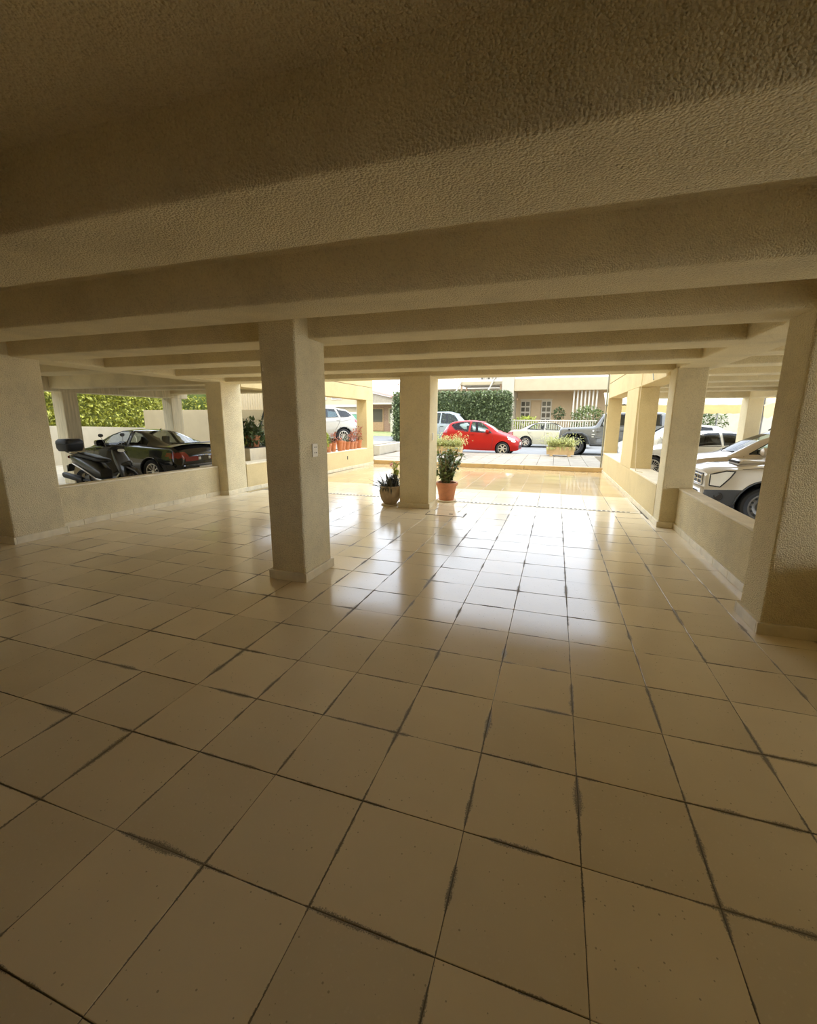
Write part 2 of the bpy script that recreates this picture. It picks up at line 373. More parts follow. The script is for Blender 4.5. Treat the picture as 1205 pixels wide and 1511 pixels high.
# side bays: slabs, ribs, outer beams
cpart('slab', -12.0, -6.2, COURT, 11.3, ZS, ZS + .3, bev=0)
cpart('slab', 1.8, 7.2, COURT, 14.9, ZS, ZS + .3, bev=0)
for y in [1.25, 2.42, 3.49, 5.2, 7.25, 9.0, 10.65]: cpart('rib', -11.25, -6.4, y, y + .36, ZB + (.06 if y != 7.25 else 0), ZS + .02)
for y in [1.25, 2.42, 3.49, 4.62, 5.83, 6.98, 8.3, 9.7, 11.1, 12.6, 14.35]: cpart('rib', 1.92, 6.4, y, y + .36, ZB + (.05 if y < 14 else -.03), ZS + .02)
cpart('outer_beam', -11.57, -11.2, -3.5, 11.3, ZB - .06, ZS + .02, 'board_concrete'); cpart('outer_beam', 4.88, 5.23, -3.5, 14.8, ZB - .06, ZS + .02, 'stucco_fine')
cpart('outer_beam', 6.6, 6.95, -3.5, 14.8, ZB, ZS + .02)
# unseen building above: block sized to shade the courtyard, wings low to light it
bb = MB().box(-12, 7.2, -12, COURT + .02, ZS + .3, 9.2).build('wall_upper', 'stucco_fine'); tag(bb, 'cream apartment floors resting above the hall ceiling', 'building', kind='structure')
bl = MB().box(-12, -6.21, COURT + .02, 11.3, ZS + .3, 3.6).build('wall_wing', 'stucco_fine'); tag(bl, 'low cream wing roof above the coupe\'s parking bay', 'wall', kind='structure')
br = MB().box(1.79, 7.2, COURT + .02, 14.9, ZS + .3, 3.6).build('wall_wing', 'stucco_fine'); tag(br, 'low cream wing roof above the pickup\'s parking bay', 'wall', kind='structure')
wb = MB().box(-12, 7.2, -3.9, -3.6, -.3, ZS).build('wall_back', 'stucco'); tag(wb, 'blank stuccoed wall closing the unlit back of the hall', 'wall', kind='structure')

# low side walls
for x0, x1, sdn in ((-6.37, -6.15, 'scooter'), (1.62, 1.84, 'pickup')):  # unseen walls added to block light from the open back bays
    wk = MB().box(x0, x1, -3.6, -.36, -.3, ZB + .02).build('wall_side', 'stucco'); tag(wk, 'unseen stuccoed wall added to darken the back of the hall on the %s side' % sdn, 'wall', kind='structure')
def low_wall(x0, x1, y0, y1, face, label):
    t = thing('wall_low', label, 'wall', ((x0 + x1) / 2, (y0 + y1) / 2, 0), kind='structure')
    hx, hy = (x1 - x0) / 2, (y1 - y0) / 2
    MB().box(-hx, hx, -hy, hy, -.3, .545).build('parapet', 'stucco', t, bevel=.008)
    MB().box(-hx - .004, hx + .004, -hy, hy, .5455, .572).build('coping', 'sill', t, bevel=.006)
    n = max(1, round(2 * hy / .4)); st = 2 * hy / n
    for i in range(n):
        xx = (hx, hx + .016) if face > 0 else (-hx - .016, -hx)
        MB().box(xx[0], xx[1], -hy + i * st + .002, -hy + (i + 1) * st - .002, 0, .08).build('skirting_tile', 'skirting', t, bevel=.003)
    return t
low_wall(-6.37, -6.22, 3.81, 6.87, 1, 'low stuccoed parapet wall in front of the scooter and black coupe')
low_wall(1.66, 1.82, 3.85, 6.77, -1, 'low stuccoed parapet wall in front of the silver pickup')
wk = MB().box(-6.37, -6.15, .11, 2.5, -.3, ZB + .02).build('wall_side', 'stucco'); tag(wk, 'closed stuccoed wall with a gap beside the column before the scooter', 'wall', kind='structure')
low_wall(-6.37, -6.22, 2.51, 3.21, 1, 'short low stuccoed parapet in the gap before the scooter column')
low_wall(1.97, 2.13, 0.11, 3.46, -1, 'low stuccoed parapet wall in the shaded bay before the pickup')

# courtyard side walls (x = -5.85 and x = 1.42)
def court_wall(xf, s, y0, y1, ops, label, rot, zt=3.55):
    """xf: face toward the courtyard, s: +1 when the wall body lies at larger x; ops: openings (ya, yb)"""
    t = thing('wall_courtyard', label, 'wall', (xf, (y0 + y1) / 2, 0), rot, kind='structure'); yc = (y0 + y1) / 2
    xa, xb = (0, .36) if s > 0 else (-.36, 0)
    MB().box(xa, xb, y0 - yc, y1 - yc, -.3, .545).build('parapet', 'court_wall', t, bevel=.006)
    MB().box(xa, xb, y0 - yc, y1 - yc, 2.10, 2.50).build('lintel', 'court_wall', t, bevel=.008)
    MB().box(xa + .012, xb - .012, y0 - yc, y1 - yc, 2.4995, 2.515).build('joint', 'groove', t)
    MB().box(xa, xb, y0 - yc, y1 - yc, 2.5145, zt).build('upper_band', 'court_wall', t, bevel=.006)
    e = [y0] + [q for o in ops for q in o] + [y1]
    for a, b in zip(e[0::2], e[1::2]):
        if b - a > .02: MB().box(xa, xb, a - yc, b - yc, .5445, 2.1005).build('pier', 'court_wall', t, bevel=.01)
    for a, b in ops:
        MB().box(xa - .005, xb + .005, a - yc + .001, b - yc - .001, .5448, .572).build('sill_slab', 'sill', t, bevel=.005)
    n = round((y1 - y0) / .4); st = (y1 - y0) / n
    xs = (-.016, 0) if s > 0 else (0, .016)
    for i in range(n): MB().box(xs[0], xs[1], y0 - yc + i * st + .002, y0 - yc + (i + 1) * st - .002, 0, .08).build('skirting_tile', 'skirting', t, bevel=.003)
    return t
wl = court_wall(-5.935, -1, 7.45, 13.75, [(7.451, 9.5), (10.3, 13.25)], 'yellow courtyard wall with terracotta pots along its parapet', -.027)
MB().box(0.0, .003, 1.25, 1.30, .30, .40).build('vent_hole', 'hole', wl)
wr = court_wall(1.41, 1, 7.16, 14.0, [(7.161, 9.4), (10.67, 13.85)], 'yellow courtyard wall with two tall openings and a hanging wire', .0146)

# floor: grout bed, tiles
fl = thing('floor', 'worn polished cream terrazzo tile floor with dirty joints', 'floor', (0, 0, 0), kind='structure')
MB().box(-6.37, 1.98, -3.6, 7.2, -.2, -.006).build('grout_bed', 'grout', fl); MB().box(-5.9, 1.5, 7.2, 13.79, -.2, -.006).build('grout_bed', 'grout', fl)
T, GX, GY = 0.40, -0.2163, 0.5014
def tile_mesh(mb, cx, cy, hx=.1976, hy=.1976, z=0.0, tx=0.0, ty=0.0):
    b = .0022; vs = []
    for (h, zz) in ((0, -.008), (0, -b * .7), (b, 0)):
        for sx, sy in ((-1, -1), (1, -1), (1, 1), (-1, 1)):
            x, y = sx * (hx - h), sy * (hy - h); vs.append((cx + x, cy + y, z + zz + x * tx + y * ty))
    fs = [(0, 1, 5, 4), (1, 2, 6, 5), (2, 3, 7, 6), (3, 0, 4, 7), (4, 5, 9, 8), (5, 6, 10, 9), (6, 7, 11, 10), (7, 4, 8, 11), (8, 9, 10, 11)]
    mb.add(vs, fs)
    if mb.uv is None: mb.uv = []
    for f in fs:
        for i in f:
            q = i % 4; ins = b / (2 * hx) if i > 7 else 0
            u = (ins if q in (0, 3) else 1 - ins); v = (ins if q in (0, 1) else 1 - ins); mb.uv.append((u, v))
    return mb
def pixel(x, y, z):
    d = Vector((x, y, z)) - Vector(CAM); w = d.dot(cf_)
    return (None, None, w) if w < .1 else (602.5 + FPX * d.dot(cr_) / w, 755.5 - FPX * d.dot(cu_) / w, w)
tiles = []
for i in range(-17, 6):
    for j in range(-11, 34):
        x0, y0 = GX + i * T, GY + j * T
        x1, y1 = x0 + T, y0 + T
        lim0, lim1 = (-6.22, 1.97 if y0 < 3.45 else 1.66) if y0 < 7.1 else (-5.85, 1.42)
        a, b = max(x0, lim0), min(x1, lim1); c, d = y0, min(y1, 13.78)
        if y0 < 7.6 < y1 - .001: pass
        if 7.5 < y0 < 7.8: c = max(c, 7.82)
        if 7.5 < y1 < 7.84: d = min(d, 7.72)
        if b - a < .03 or d - c < .03: continue
        tiles.append((a, b, c, d))
seen = []
for q in tiles:
    u, v, w = pixel((q[0] + q[1]) / 2, (q[2] + q[3]) / 2, 0)
    if u is not None and -60 < u < 1265 and v < 1600: seen.append((w, q))
seen.sort(); near = set(q for _, q in seen[:300])
proto = {}
court_t = MB(); hall_t = MB()
for q in tiles:
    a, b, c, d = q; cx, cy = (a + b) / 2, (c + d) / 2
    mt = 'tile_court' if cy > 9.3 else 'tile'
    tx, ty = rng.gauss(0, .0014), rng.gauss(0, .0014)
    if q in near:
        key = (round(b - a, 3), round(d - c, 3), mt)
        if key not in proto:
            o = tile_mesh(MB(), 0, 0, (b - a) / 2 - .0007, (d - c) / 2 - .0007).build('tile', mt, fl); proto[key] = o
        else: o = copy_part(proto[key], fl)
        o.location = (cx, cy, rng.gauss(0, .0006)); o.rotation_euler = (ty, tx, rng.gauss(0, .0012))
    else:
        tile_mesh(court_t if mt == 'tile_court' else hall_t, cx, cy, (b - a) / 2 - .0007, (d - c) / 2 - .0007, rng.gauss(0, .0006), tx, ty)
tag(hall_t.build('tile_field', 'tile', fl), kind='stuff'); tag(court_t.build('tile_field', 'tile_court', fl), kind='stuff')
dr = thing('floor_drain', 'stone drain strip with a row of dark holes across the floor', 'drain', (-1.5, 7.77, 0), kind='structure')
MB().box(-2.96, 2.9, -.046, .046, -.05, .001).build('drain_strip', 'skirting', dr)
h = MB()
for i in range(int(5.75 / .074)):
    x = -2.9 + i * .074; h.lathe([(0, .0015), (.026, .0015), (.026, .0022), (0, .0022)], 10, (x, 0, 0), 'z')
tag(h.build('drain_holes', 'hole', dr), kind='stuff')
cv = MB().box(-.3, .3, -.14, .14, 0, .003).build('inspection_cover', 'tile', None); cv.location = (-1.57, 6.62, .001)
cv.data.uv_layers.new(name='UVMap'); tag(cv, 'flat inspection cover set in the floor by the jade plant', 'cover')
MB().box(.05, .11, -.02, .02, .003, .006).build('finger_slot', 'hole', cv)
for (a, b, c, d) in ((-.31, .31, -.148, -.138), (-.31, -.3, -.14, .14), (.3, .31, -.14, .14)): MB().box(a, b, c, d, .0, .0036).build('gap', 'hole', cv)

# step, sidewalk, road, grounds
st = thing('step', 'ochre stone step up to the street pavement', 'step', (-2.2, 13.87, 0), kind='structure')
xs = [-3.65, -2.05, .10, 1.35, 3.6]
for a, b in zip(xs[:-1], xs[1:]): MB().box(a + .003, b - .003, -.09, .10, 0, .132).build('step_slab', 'step_stone', st, bevel=.008)
sd = thing('pavement', 'pale square paving slabs between the step and the road', 'pavement', (-2.5, 16.2, 0), kind='structure')
MB().box(-4.0, 3.9, -2.23, 2.4, -.3, .112).build('bedding', 'grout', sd)
pv = None
for i in range(-8, 8):
    for j in range(9):
        x, y = i * .5 + (.0 if j % 2 else .0), -2.2 + j * .515
        if pv is None: pv = MB().box(0, .49, 0, .505, -.04, .125).build('paver', 'paver', sd, bevel=.006); o = pv
        else: o = copy_part(pv, sd)
        o.location = (x, y, rng.gauss(0, .0015))
kb = thing('kerb', 'concrete kerb between pavement and road', 'kerb', (-2.5, 18.7, 0), kind='structure')
for i in range(9): MB().box(-4.5 + i * 1.0 + .004, -3.5 + i * 1.0 - .004, -.1, .1, -.2, .12).build('kerb_stone', 'paver', kb, bevel=.01)
rd = MB().box(-60, 40, 18.8, 60, -.5, .02).build('road', 'asphalt'); tag(rd, 'pale grey asphalt street beyond the pavement', 'road', kind='structure')
gl = MB().box(-60, -6.3, -14, 18.8, -.6, -.12).build('ground_parking', 'concrete_ground'); tag(gl, 'concrete ground under the scooter and black coupe', 'ground', kind='structure')
gr = MB().prism([(-14, -.7), (18.8, -.7), (18.8, .0), (16.3, -.24), (13.0, -.40), (11.3, -.45), (-14, -.45)], 0, 1.99, 40).build('ground_parking', 'concrete_ground'); tag(gr, 'concrete ground under the pickup and its neighbours', 'ground', kind='structure')
gd = MB().box(-16, -7.5, 14.4, 20.8, -.119, .42).build('ground_driveway', 'paver'); tag(gd, 'raised driveway under the pearl suv behind the pot row', 'ground', kind='structure')

# columns of the side bays
col_('column', -11.57, -11.2, 7.5, 7.86, ZB - .05, 'board-marked column standing behind the scooter\'s top box', False, 'board_concrete', -.12)
col_('column', -11.57, -11.2, 10.65, 11.05, ZB - .05, 'board-marked column rising behind the black coupe\'s roof', False, 'board_concrete', -.12)
col_('column', 4.88, 5.23, 14.35, 14.85, ZB - .05, 'smooth column rising behind the beige suv\'s roof', False, 'stucco_fine', -.33)

# ------------------------------------------------------------------ plants
def scatter(mb, n, fn, L, w, seed=1, curl=.15):
    r = random.Random(seed)
    for _ in range(n):
        p, d = fn(r)
        mb.leaf(p, d, (r.uniform(-.4, .4), r.uniform(-.4, .4), 1), L * r.uniform(.65, 1.3), w * r.uniform(.7, 1.25), curl)
    return mb
def rdir(r, up=0.0):
    v = Vector((r.gauss(0, 1), r.gauss(0, 1), r.gauss(0, 1) + up)); return v.normalized()
def hedge(name, label, x0, x1, y0, y1, z0, z1, mat, n, L, w, seed, core='leaf_dark'):
    t = thing(name, label, 'hedge', ((x0 + x1) / 2, (y0 + y1) / 2, z0))
    hx, hy, hz = (x1 - x0) / 2, (y1 - y0) / 2, z1 - z0
    MB().box(-hx + .12, hx - .12, -hy + .12, hy - .12, 0, hz - .1).build('branches', core, t)
    areas = [2 * hx * hz, 2 * hx * hz, 2 * hy * hz, 2 * hy * hz, 4 * hx * hy]
    def fn(r):
        k = r.choices(range(5), areas)[0]; j = r.gauss(0, .05)
        x, y, z = r.uniform(-hx, hx), r.uniform(-hy, hy), r.uniform(.02, hz)
        nrm = [(0, -1, 0), (0, 1, 0), (-1, 0, 0), (1, 0, 0), (0, 0, 1)][k]
        if k == 0: y = -hy + j
        if k == 1: y = hy + j
        if k == 2: x = -hx + j
        if k == 3: x = hx + j
        if k == 4: z = hz + j
        d = Vector(nrm) * .5 + rdir(r) + Vector((0, 0, .2)); return (x, y, z), d
    tag(scatter(MB(), n, fn, L, w, seed).build('leaves', mat, t), kind='stuff')
    return t
def pot_lathe(mb, r0, r1, hgt, rim=.02, n=22):
    return mb.lathe([(0, 0), (r0, 0), (r0 + (r1 - r0) * .5, hgt * .5), (r1, hgt - .05), (r1 + rim, hgt - .05), (r1 + rim, hgt), (r1 - .012, hgt), (r1 - .02, hgt - .04), (0, hgt - .04)], n)

# jade plant in a terracotta tub
jp = thing('jade_plant', 'bushy jade plant with round dark leaves in a terracotta tub', 'plant', (-1.84, 7.75, 0))
MB().lathe([(0, 0), (.17, 0), (.185, .03), (.175, .035), (.16, .02), (0, .02)], 24).build('saucer', 'planter_white', jp, smooth=True)
p = MB(); pot_lathe(p, .135, .185, .33, .02, 24)
o = p.build('tub', 'terracotta', jp, smooth=True, loc=(0, 0, .022))
MB().lathe([(0, .313), (.168, .313)], 20).build('soil', 'soil', jp)
r = random.Random(3); lf = MB(); sm = MB()
def jleaf(mb, p, d, L, w):
    d = Vector(d).normalized(); sd = d.cross(Vector((0, 0, 1)));  sd = sd.normalized() if sd.length > .01 else Vector((1, 0, 0)); nn = sd.cross(d)
    p = Vector(p); ring = [p, p + d * L * .3 + sd * w * .4, p + d * L * .7 + sd * w * .5, p + d * L, p + d * L * .7 - sd * w * .5, p + d * L * .3 - sd * w * .4]
    mb.add(ring + [p + d * L * .6 + nn * .008], [(0, 1, 6), (1, 2, 6), (2, 3, 6), (3, 4, 6), (4, 5, 6), (5, 0, 6), (5, 4, 3, 2, 1, 0)])
for k in range(20):
    a = k * 2.4; R_ = r.uniform(.05, .27); top = r.uniform(.72, 1.0) if k % 3 else r.uniform(.5, .65)
    if k in (2, 5, 8): R_ *= 1.15
    x1, y1 = math.cos(a) * R_, math.sin(a) * R_
    pts = [(math.cos(a) * .03, math.sin(a) * .03, .31), (x1 * .5, y1 * .5, .31 + (top - .31) * .45), (x1, y1, top - .03)]
    sm.tube(pts, [.016, .012, .007], 6)
    for q in range(36):
        tt = r.uniform(.25, 1.0) if q else 1.0
        i0 = 0 if tt < .5 else 1; f = tt * 2 - i0
        P0, P1 = Vector(pts[i0]), Vector(pts[i0 + 1]); P_ = P0.lerp(P1, min(f, 1))
        jleaf(lf, P_ + Vector((r.gauss(0, .02), r.gauss(0, .02), r.gauss(0, .015))), rdir(r, .5), r.uniform(.06, .095), r.uniform(.045, .066))
sm.build('stems', 'stem', jp); tag(lf.build('leaves', 'leaf_jade', jp), kind='stuff')
# aloe in a round clay pot
al = thing('potted_aloe', 'spiky dark aloe in a round beige clay pot', 'plant', (-2.70, 7.08, 0))
MB().lathe([(0, .0), (.16, 0), (.165, .018), (.15, .02), (0, .02)], 22).build('saucer', 'planter_white', al)
MB().lathe([(0, 0), (.11, 0), (.16, .07), (.185, .16), (.19, .24), (.175, .30), (.185, .32), (.165, .32), (.155, .28), (0, .28)], 24).build('pot', 'clay_beige', al, smooth=True, loc=(0, 0, .02))
lf = MB(); r = random.Random(5)
for k in range(75):
    a = r.uniform(0, 2 * PI); el = r.uniform(.1, 1.3); rad = r.uniform(.02, .15)
    d = Vector((math.cos(a) * math.cos(el), math.sin(a) * math.cos(el), math.sin(el)))
    p0 = Vector((math.cos(a) * rad, math.sin(a) * rad, .29)); L = r.uniform(.18, .33)
    if (p0 + d * L).x > .17: continue
    lf.loft([(p0, Vector((-math.sin(a), math.cos(a), 0)) * .016, Vector((0, 0, .008))), (p0 + d * L * .5 + Vector((0, 0, .015)), Vector((-math.sin(a), math.cos(a), 0)) * .012, Vector((0, 0, .006))), (p0 + d * L + Vector((0, 0, .0)), Vector((-math.sin(a), math.cos(a), 0)) * .001, Vector((0, 0, .001)))], 6, 2)
for k in range(26):
    a = r.uniform(0, 2 * PI); rad = r.uniform(.13, .19)
    if math.cos(a) > .5: continue
    lf.leaf((math.cos(a) * rad, math.sin(a) * rad, .33), (math.cos(a) * .5, math.sin(a) * .5, -1), (0, 0, 1), r.uniform(.09, .16), .03)
tag(lf.build('leaves', 'leaf_grey', al), kind='stuff')
g2 = MB(); g2.tube([(.06, .14, .3), (.07, .16, .55), (.06, .15, .74)], [.008, .006, .004], 6); g2.tube([(.07, .16, .5), (-.02, .1, .68)], [.005, .003], 5); g2.build('flower_stem', 'stem', al)
lf = MB(); scatter(lf, 40, lambda r: ((.05 + r.gauss(0, .02), .15 + r.gauss(0, .04), r.uniform(.5, .74)), rdir(r, .3)), .07, .06, 8); tag(lf.build('geranium_leaves', 'leaf_lime', al), kind='stuff')
lf = MB(); scatter(lf, 16, lambda r: ((-.02 + r.gauss(0, .015), .1 + r.gauss(0, .015), .69 + r.gauss(0, .015)), rdir(r, .3)), .035, .03, 9); tag(lf.build('flower', 'petal_pink', al), kind='stuff')
lf = MB(); scatter(lf, 150, lambda r: ((.04 + r.gauss(0, .03), .09 + r.gauss(0, .05), r.uniform(.3, .52)), rdir(r, .3)), .07, .035, 10); tag(lf.build('dark_leaves', 'leaf_grey', al), kind='stuff')

# planters on the pavement
def planter(loc, rz, label, L, seed):
    t = thing('stone_planter', label, 'planter', loc, rz)
    W_, H_ = .42, .30
    b = MB(); tp, bt = L / 2, L / 2 - .03
    b.add([(-bt, -W_ / 2 + .03, .06), (bt, -W_ / 2 + .03, .06), (bt, W_ / 2 - .03, .06), (-bt, W_ / 2 - .03, .06), (-tp, -W_ / 2, H_ + .06), (tp, -W_ / 2, H_ + .06), (tp, W_ / 2, H_ + .06), (-tp, W_ / 2, H_ + .06),
           (-tp + .05, -W_ / 2 + .05, H_ + .06), (tp - .05, -W_ / 2 + .05, H_ + .06), (tp - .05, W_ / 2 - .05, H_ + .06), (-tp + .05, W_ / 2 - .05, H_ + .06),
           (-tp + .05, -W_ / 2 + .05, H_), (tp - .05, -W_ / 2 + .05, H_), (tp - .05, W_ / 2 - .05, H_), (-tp + .05, W_ / 2 - .05, H_)],
          [(3, 2, 1, 0), (0, 1, 5, 4), (1, 2, 6, 5), (2, 3, 7, 6), (3, 0, 4, 7), (4, 5, 9, 8), (5, 6, 10, 9), (6, 7, 11, 10), (7, 4, 8, 11), (8, 9, 13, 12), (9, 10, 14, 13), (10, 11, 15, 14), (11, 8, 12, 15)])
    b.build('trough', 'planter_stone', t, bevel=.012)
    for sx in (-1, 1): MB().box(sx * (L / 2 - .2) - .06, sx * (L / 2 - .2) + .06, -.17, .17, 0, .07).build('foot', 'planter_stone', t, bevel=.01)
    MB().box(-L / 2 + .05, L / 2 - .05, -W_ / 2 + .05, W_ / 2 - .05, H_ - .02, H_ + .012).build('soil', 'soil', t)
    lf = MB(); r = random.Random(seed)
    for _ in range(300):
        x = r.uniform(-L / 2 + .06, L / 2 - .06); y = r.uniform(-.15, .15); hump = .55 + .45 * abs(math.sin(x * 4 + seed))
        d = Vector((r.gauss(0, .5), r.gauss(0, .45), r.uniform(.35, 1.1))); n_ = 3
        p0 = Vector((x, y, H_ + .02)); ln = r.uniform(.2, .6) * hump
        for k in range(n_):
            q = p0 + d.normalized() * ln * (k + 1) / n_
            for s_ in (-1, 1): lf.leaf(q, (d.x * .5 + r.gauss(0, .4), d.y * .5 + s_ * .5 + r.gauss(0, .3), .1 + r.gauss(0, .4)), (0, 0, 1), .11, .028)
        lf.leaf(p0, d, (0, 0, 1), ln, .022)
    for _ in range(40):
        s_ = r.choice((-1, 1)); x = r.uniform(-L / 2, L / 2); lf.leaf((x, -W_ / 2 - .01, H_ + .07), (r.gauss(0, .5), -.35, -.6), (0, 0, 1), r.uniform(.12, .2), .035)
    tag(lf.build('fern_leaves', 'leaf_pale', t), kind='stuff')
    return t
planter((0.22, 18.1, .126), -.02, 'stone trough of feathery ferns in front of the grey off-roader', 1.06, 3)
planter((-4.02, 16.75, .126), -.02, 'stone trough of feathery ferns in front of the red hatchback', 1.25, 6)

# pots on the courtyard parapet
def small_pot(y, x, rad, hgt, mat, leafm, n, L, w, spread, up, label, seed):
    t = thing('potted_plant', label, 'plant', (x, y, .573), group='flower pots along the courtyard parapet')
    MB().lathe([(0, 0), (rad * .72, 0), (rad, hgt - .05), (rad + .012, hgt - .05), (rad + .012, hgt), (rad - .012, hgt), (rad - .02, hgt - .03), (0, hgt - .03)], 16).build('pot', mat, t, smooth=True)
    lf = MB()
    def fn(r):
        a = r.uniform(0, 2 * PI); q = spread * math.sqrt(r.random()); return (math.cos(a) * q, math.sin(a) * q, hgt + r.uniform(-.02, up)), rdir(r, .4)
    scatter(lf, n, fn, L, w, seed); tag(lf.build('leaves', leafm, t), kind='stuff')
    sm = MB()
    for k in range(4): sm.tube([(0, 0, hgt - .04), (math.cos(k * 1.7) * spread * .6, math.sin(k * 1.7) * spread * .6, hgt + up * .7)], [.006, .003], 5)
    sm.build('stems', 'stem', t)
    return t
PX = -6.03
small_pot(10.55, -5.96, .10, .17, 'terracotta', 'leaf_lime', 330, .09, .05, .15, .36, 'lime green bush overflowing a pot on the courtyard parapet', 21)
small_pot(10.96, PX, .085, .24, 'terracotta', 'leaf_mid', 60, .08, .04, .08, .22, 'green and brown plant in a pot beside the lime bush', 22)
small_pot(11.24, PX, .085, .26, 'terracotta_bright', 'leaf_red', 70, .08, .04, .09, .28, 'rust coloured bushy plant in a terracotta pot', 23)
small_pot(11.55, -5.98, .095, .30, 'terracotta_bright', 'leaf_red', 18, .07, .03, .07, .10, 'tall terracotta pot with barely any growth on the parapet', 24)
small_pot(11.85, PX, .085, .27, 'terracotta_bright', 'leaf_dark', 24, .07, .03, .08, .12, 'terracotta pot with a few dark leaves on the parapet', 25)
small_pot(12.14, PX, .085, .25, 'terracotta_bright', 'leaf_dark', 34, .08, .03, .09, .14, 'terracotta pot of low dark leaves next to the rust bush', 26)
small_pot(12.42, PX, .085, .23, 'terracotta', 'leaf_red', 80, .08, .035, .12, .18, 'terracotta pot of small red leaves on the parapet', 27)
small_pot(12.66, PX, .085, .23, 'terracotta', 'leaf_red', 110, .08, .04, .11, .36, 'tall rust red shrub in a terracotta pot on the parapet', 28)
small_pot(12.98, PX, .095, .27, 'terracotta_bright', 'leaf_red', 130, .08, .04, .12, .42, 'full rust and green shrub in the pot next to the end pier', 29)
# white planter box beyond the parapet
wp = thing('planter_box', 'white box planter of dark leafy plants beyond the parapet', 'planter', (-7.15, 9.0, -.12))
MB().box(-.45, .45, -.55, .55, 0, .92).build('box', 'planter_white', wp, bevel=.01); MB().box(-.4, .4, -.5, .5, .90, .925).build('soil', 'soil', wp)
pb = MB(); pb.lathe([(0, .92), (.13, .92), (.17, 1.16), (.18, 1.16), (.18, 1.2), (.15, 1.2), (0, 1.17)], 16, (.05, .1, 0)); pb.build('clay_pot', 'terracotta', wp, smooth=True)
lf = MB(); scatter(lf, 420, lambda r: ((r.gauss(0, .2), r.gauss(.05, .25), .95 + abs(r.gauss(.3, .16))), rdir(r, .3)), .16, .08, 31); tag(lf.build('leaves', 'leaf_dark', wp), kind='stuff')
lf = MB(); scatter(lf, 26, lambda r: ((r.gauss(0, .18), r.gauss(.05, .2), 1.5 + abs(r.gauss(0, .06))), rdir(r, .3)), .09, .06, 32); tag(lf.build('blossoms', 'petal_white', wp), kind='stuff')

# hedge, wall and shrubs beyond the coupe
wh = MB().add([(-16.6, -13, -.12), (-16.2, -13, -.12), (-16.2, 15.2, -.12), (-16.6, 15.2, -.12), (-16.6, -13, 1.9), (-16.2, -13, 1.9), (-16.2, 15.2, 1.08), (-16.6, 15.2, 1.08)],
              [(3, 2, 1, 0), (4, 5, 6, 7), (0, 1, 5, 4), (1, 2, 6, 5), (2, 3, 7, 6), (3, 0, 4, 7)]).build('wall_boundary', 'white_wall')  # near stretch is unseen, lengthened to keep sky out of the coupe's reflection
tag(wh, 'sunlit whitewashed boundary wall under the bright hedge', 'wall', kind='structure')
hedge('hedge', 'sunlit yellow green hedge above the whitewashed wall', -18.2, -16.95, 7.6, 19.0, -.12, 4.6, 'leaf_sunny', 34000, .17, .10, 41, 'leaf_core')
hedge('hedge', 'unseen stretch of hedge added along the boundary wall before the scooter', -18.7, -17.4, -13, 6.9, -.12, 4.6, 'leaf_sunny', 6000, .3, .18, 43, 'leaf_core')  # unseen hedge added so the coupe's paint mirrors foliage, not sky
wy = MB().box(-15.1, -8.0, 13.0, 13.2, -.12, 1.80).build('wall_garden', 'pale_wall'); tag(wy, 'plain beige garden wall behind the coupe\'s boot', 'wall', kind='structure')
hedge('hedge', 'sunlit hedge strip showing over the beige garden wall', -15.0, -11.1, 13.6, 14.3, -.12, 2.6, 'leaf_sunny', 4500, .13, .08, 42, 'leaf_mid')
cs = thing('corrugated_fence', 'ribbed metal sheet fence on top of the garden wall', 'fence', (-9.4, 13.1, 1.80))
pts = [(-1.4 + i * .05, .02 * (1 if i % 2 else -1)) for i in range(57)]
for k in range(4):
    q = pts[k * 14:k * 14 + 15]; MB().prism(q + [(x, y + .006) for x, y in q[::-1]], 2, 0, .75).build('sheet', 'corrugated', cs)
hz = MB().tube([(-10.3 + .9 * math.sin(t * 2.0), 12.95, -.10 + 2.35 * math.sin(t * 1.9)) for t in [i / 18 for i in range(19)]], .03, 7).build('hose', 'cable_black', smooth=True)
tag(hz, 'black hose arching against the garden wall', 'hose')
for k, (x, y, mt, lb, s_) in enumerate(((-9.9, 12.2, 'leaf_lime', 'bright green strap-leaved plant by the garden wall', .55), (-9.0, 12.0, 'leaf_dark', 'dark leafy plant by the garden wall', .45))):
    t = thing('garden_plant', lb, 'plant', (x, y, -.12)); lf = MB()
    MB().lathe([(0, 0), (.22, 0), (.28, .5), (.25, .5), (0, .45)], 16).build('pot', 'clay_beige', t, smooth=True)
    scatter(lf, 150, lambda r: ((r.gauss(0, .12), r.gauss(0, .12), .5 + r.uniform(0, .55)), (r.gauss(0, 1), r.gauss(0, 1), 1.0)), .42 * s_ * 2, .07, 50 + k); tag(lf.build('leaves', mt, t), kind='stuff')
